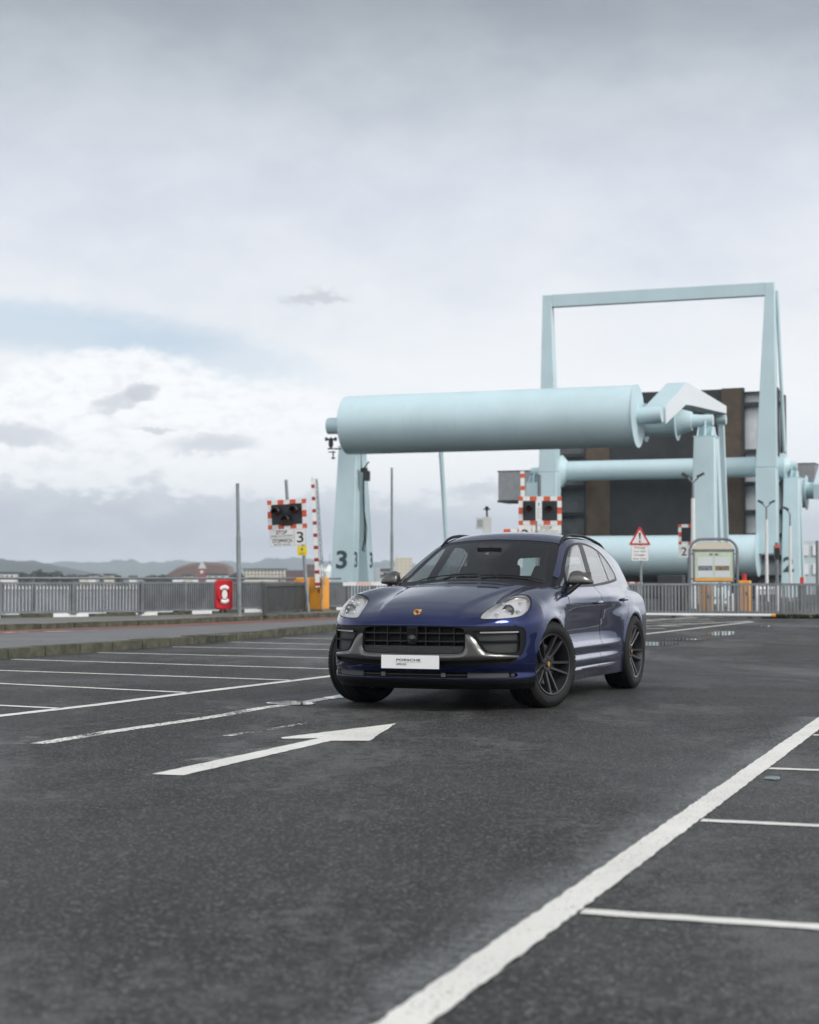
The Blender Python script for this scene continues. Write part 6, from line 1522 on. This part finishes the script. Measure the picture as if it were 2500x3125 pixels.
def seat(x, y, w2=.24, hh=.60, head=True, z0=.62):
    r = bpy.data.objects.new('seat', None); COL.objects.link(r); r.parent = car; r.location = (-x, y, 0)
    def pad(nm, a_, b_, th, w_, taper=.9, hz=None):
        a_, b_ = Vector(a_), Vector(b_); d = (b_ - a_).normalized(); n_ = Vector((0, -d.z, d.y)); V = []
        for q, sc in ((0, .9), (.12, 1), (.8, 1 * (1 + taper) / 2), (1, taper * .9)):
            p = a_.lerp(b_, q)
            for k in range(16): t_ = 2 * math.pi * k / 16; cx_, sx_ = math.cos(t_), math.sin(t_); V.append(p + Vector((w_ * sc * abs(cx_) ** .5 * (1 if cx_ > 0 else -1), 0, 0)) + n_ * th * abs(sx_) ** .6 * (1 if sx_ > 0 else -1))
        mb = MB(); mb.add(V, [(16 * i + k, 16 * i + (k + 1) % 16, 16 * i + 16 + (k + 1) % 16, 16 * i + 16 + k) for i in range(3) for k in range(16)] + [tuple(range(16)), tuple(range(48, 64))], True); mb.build(nm, seatm, r)
    pad('cushion', (0, .02, z0), (0, .50, z0 + .04), .07, w2); pad('backrest', (0, 0, z0), (0, -.20, z0 + hh), .065, w2, .78)
    if head: pad('headrest', (0, -.205, z0 + hh + .01), (0, -.235, z0 + hh + .16), .045, .125, .9)
    return r
seat(.38, -1.55); seat(-.38, -1.55); seat(0, -2.45, .62, .50, False)
for x in (-.38, .38): mb = MB(); mb.box((-x - .12, -2.72, 1.13), (-x + .12, -2.64, 1.26)); o = mb.build('rear_headrest', seatm, car); bv = o.modifiers.new('bevel', 'BEVEL'); bv.width = .03; bv.segments = 3
# steering wheel (right-hand drive: the car's right is the viewer's left)
mb = MB(); cst = Vector((.37, -1.08, .985)); axs = Vector((0, .90, .42)).normalized(); xa_ = Vector((1, 0, 0)); ya_ = axs.cross(xa_)
mb.path([cst + (xa_ * math.cos(2 * math.pi * k / 40) + ya_ * math.sin(2 * math.pi * k / 40)) * .182 for k in range(41)], .016, 8); swh = mb.build('steering_wheel', cab, car)
mb = MB(); mb.tube(cst - axs * .03, cst + axs * .02, .06, n=20); mb.tube(cst - xa_ * .17, cst + xa_ * .17, .014, n=8); mb.tube(cst, cst - ya_ * .17, .014, n=8); mb.build('hub', cab, swh)
# mirror and sensor housing at the top of the windscreen
mb = MB(); yy = -1.02; zt_ = zsurf(0, yy); mb.hexa([(-.10, -.93, zsurf(0, -.93) - .05), (.10, -.93, zsurf(0, -.93) - .05), (.16, -1.2, zsurf(0, -1.2) - .06), (-.16, -1.2, zsurf(0, -1.2) - .06), (-.10, -.93, zsurf(0, -.93) - .018), (.10, -.93, zsurf(0, -.93) - .018), (.16, -1.2, zsurf(0, -1.2) - .018), (-.16, -1.2, zsurf(0, -1.2) - .018)]); hs = mb.build('sensor_housing', M['matte_black'], car)
mb = MB(); mb.prism([(-.02, -.94, zsurf(0, -.94) - .016), (.02, -.94, zsurf(0, -.94) - .016), (0, -.99, zsurf(0, -.99) - .016)], (0, 0, .003)); mb.build('camera_window', M['silver'], hs)
mb = MB(); mb.box((-.12, -1.03, 1.345), (.12, -1.0, 1.405)); mb.tube((0, -1.02, 1.39), (0, -1.05, 1.405), .012, n=8); rvm = mb.build('rear_view_mirror', M['matte_black'], car); bv = rvm.modifiers.new('bevel', 'BEVEL'); bv.width = .012; bv.segments = 2
# rear details: exhausts
for s in (1, -1):
    for dx_ in (0, .11): mb = MB(); mb.lathe([(.036, 0), (.042, 0), (.042, .12), (.036, .12)], (s * (.50 + dx_), -3.78, .27), (0, 1, 0), 24, closed=True); mb.build('exhaust', M['steel'], car)

# ================================================================== AIR: thin haze that fades the far hills
mb = MB(); mb.box((-6200, -700, -6), (6200, 8000, 260)); hz_ = mb.build('haze', None)
mh = bpy.data.materials.new('thin_haze'); mh.use_nodes = True; t = NT(mh.node_tree); t.n.clear()
pv_ = t.n.new('ShaderNodeVolumePrincipled'); pv_.inputs['Color'].default_value = (.78, .89, 1.0, 1); pv_.inputs['Density'].default_value = 2.1e-4
ou = t.n.new('ShaderNodeOutputMaterial'); t.l.new(pv_.outputs[0], ou.inputs['Volume']); hz_.data.materials.append(mh); tag(hz_, kind='stuff')
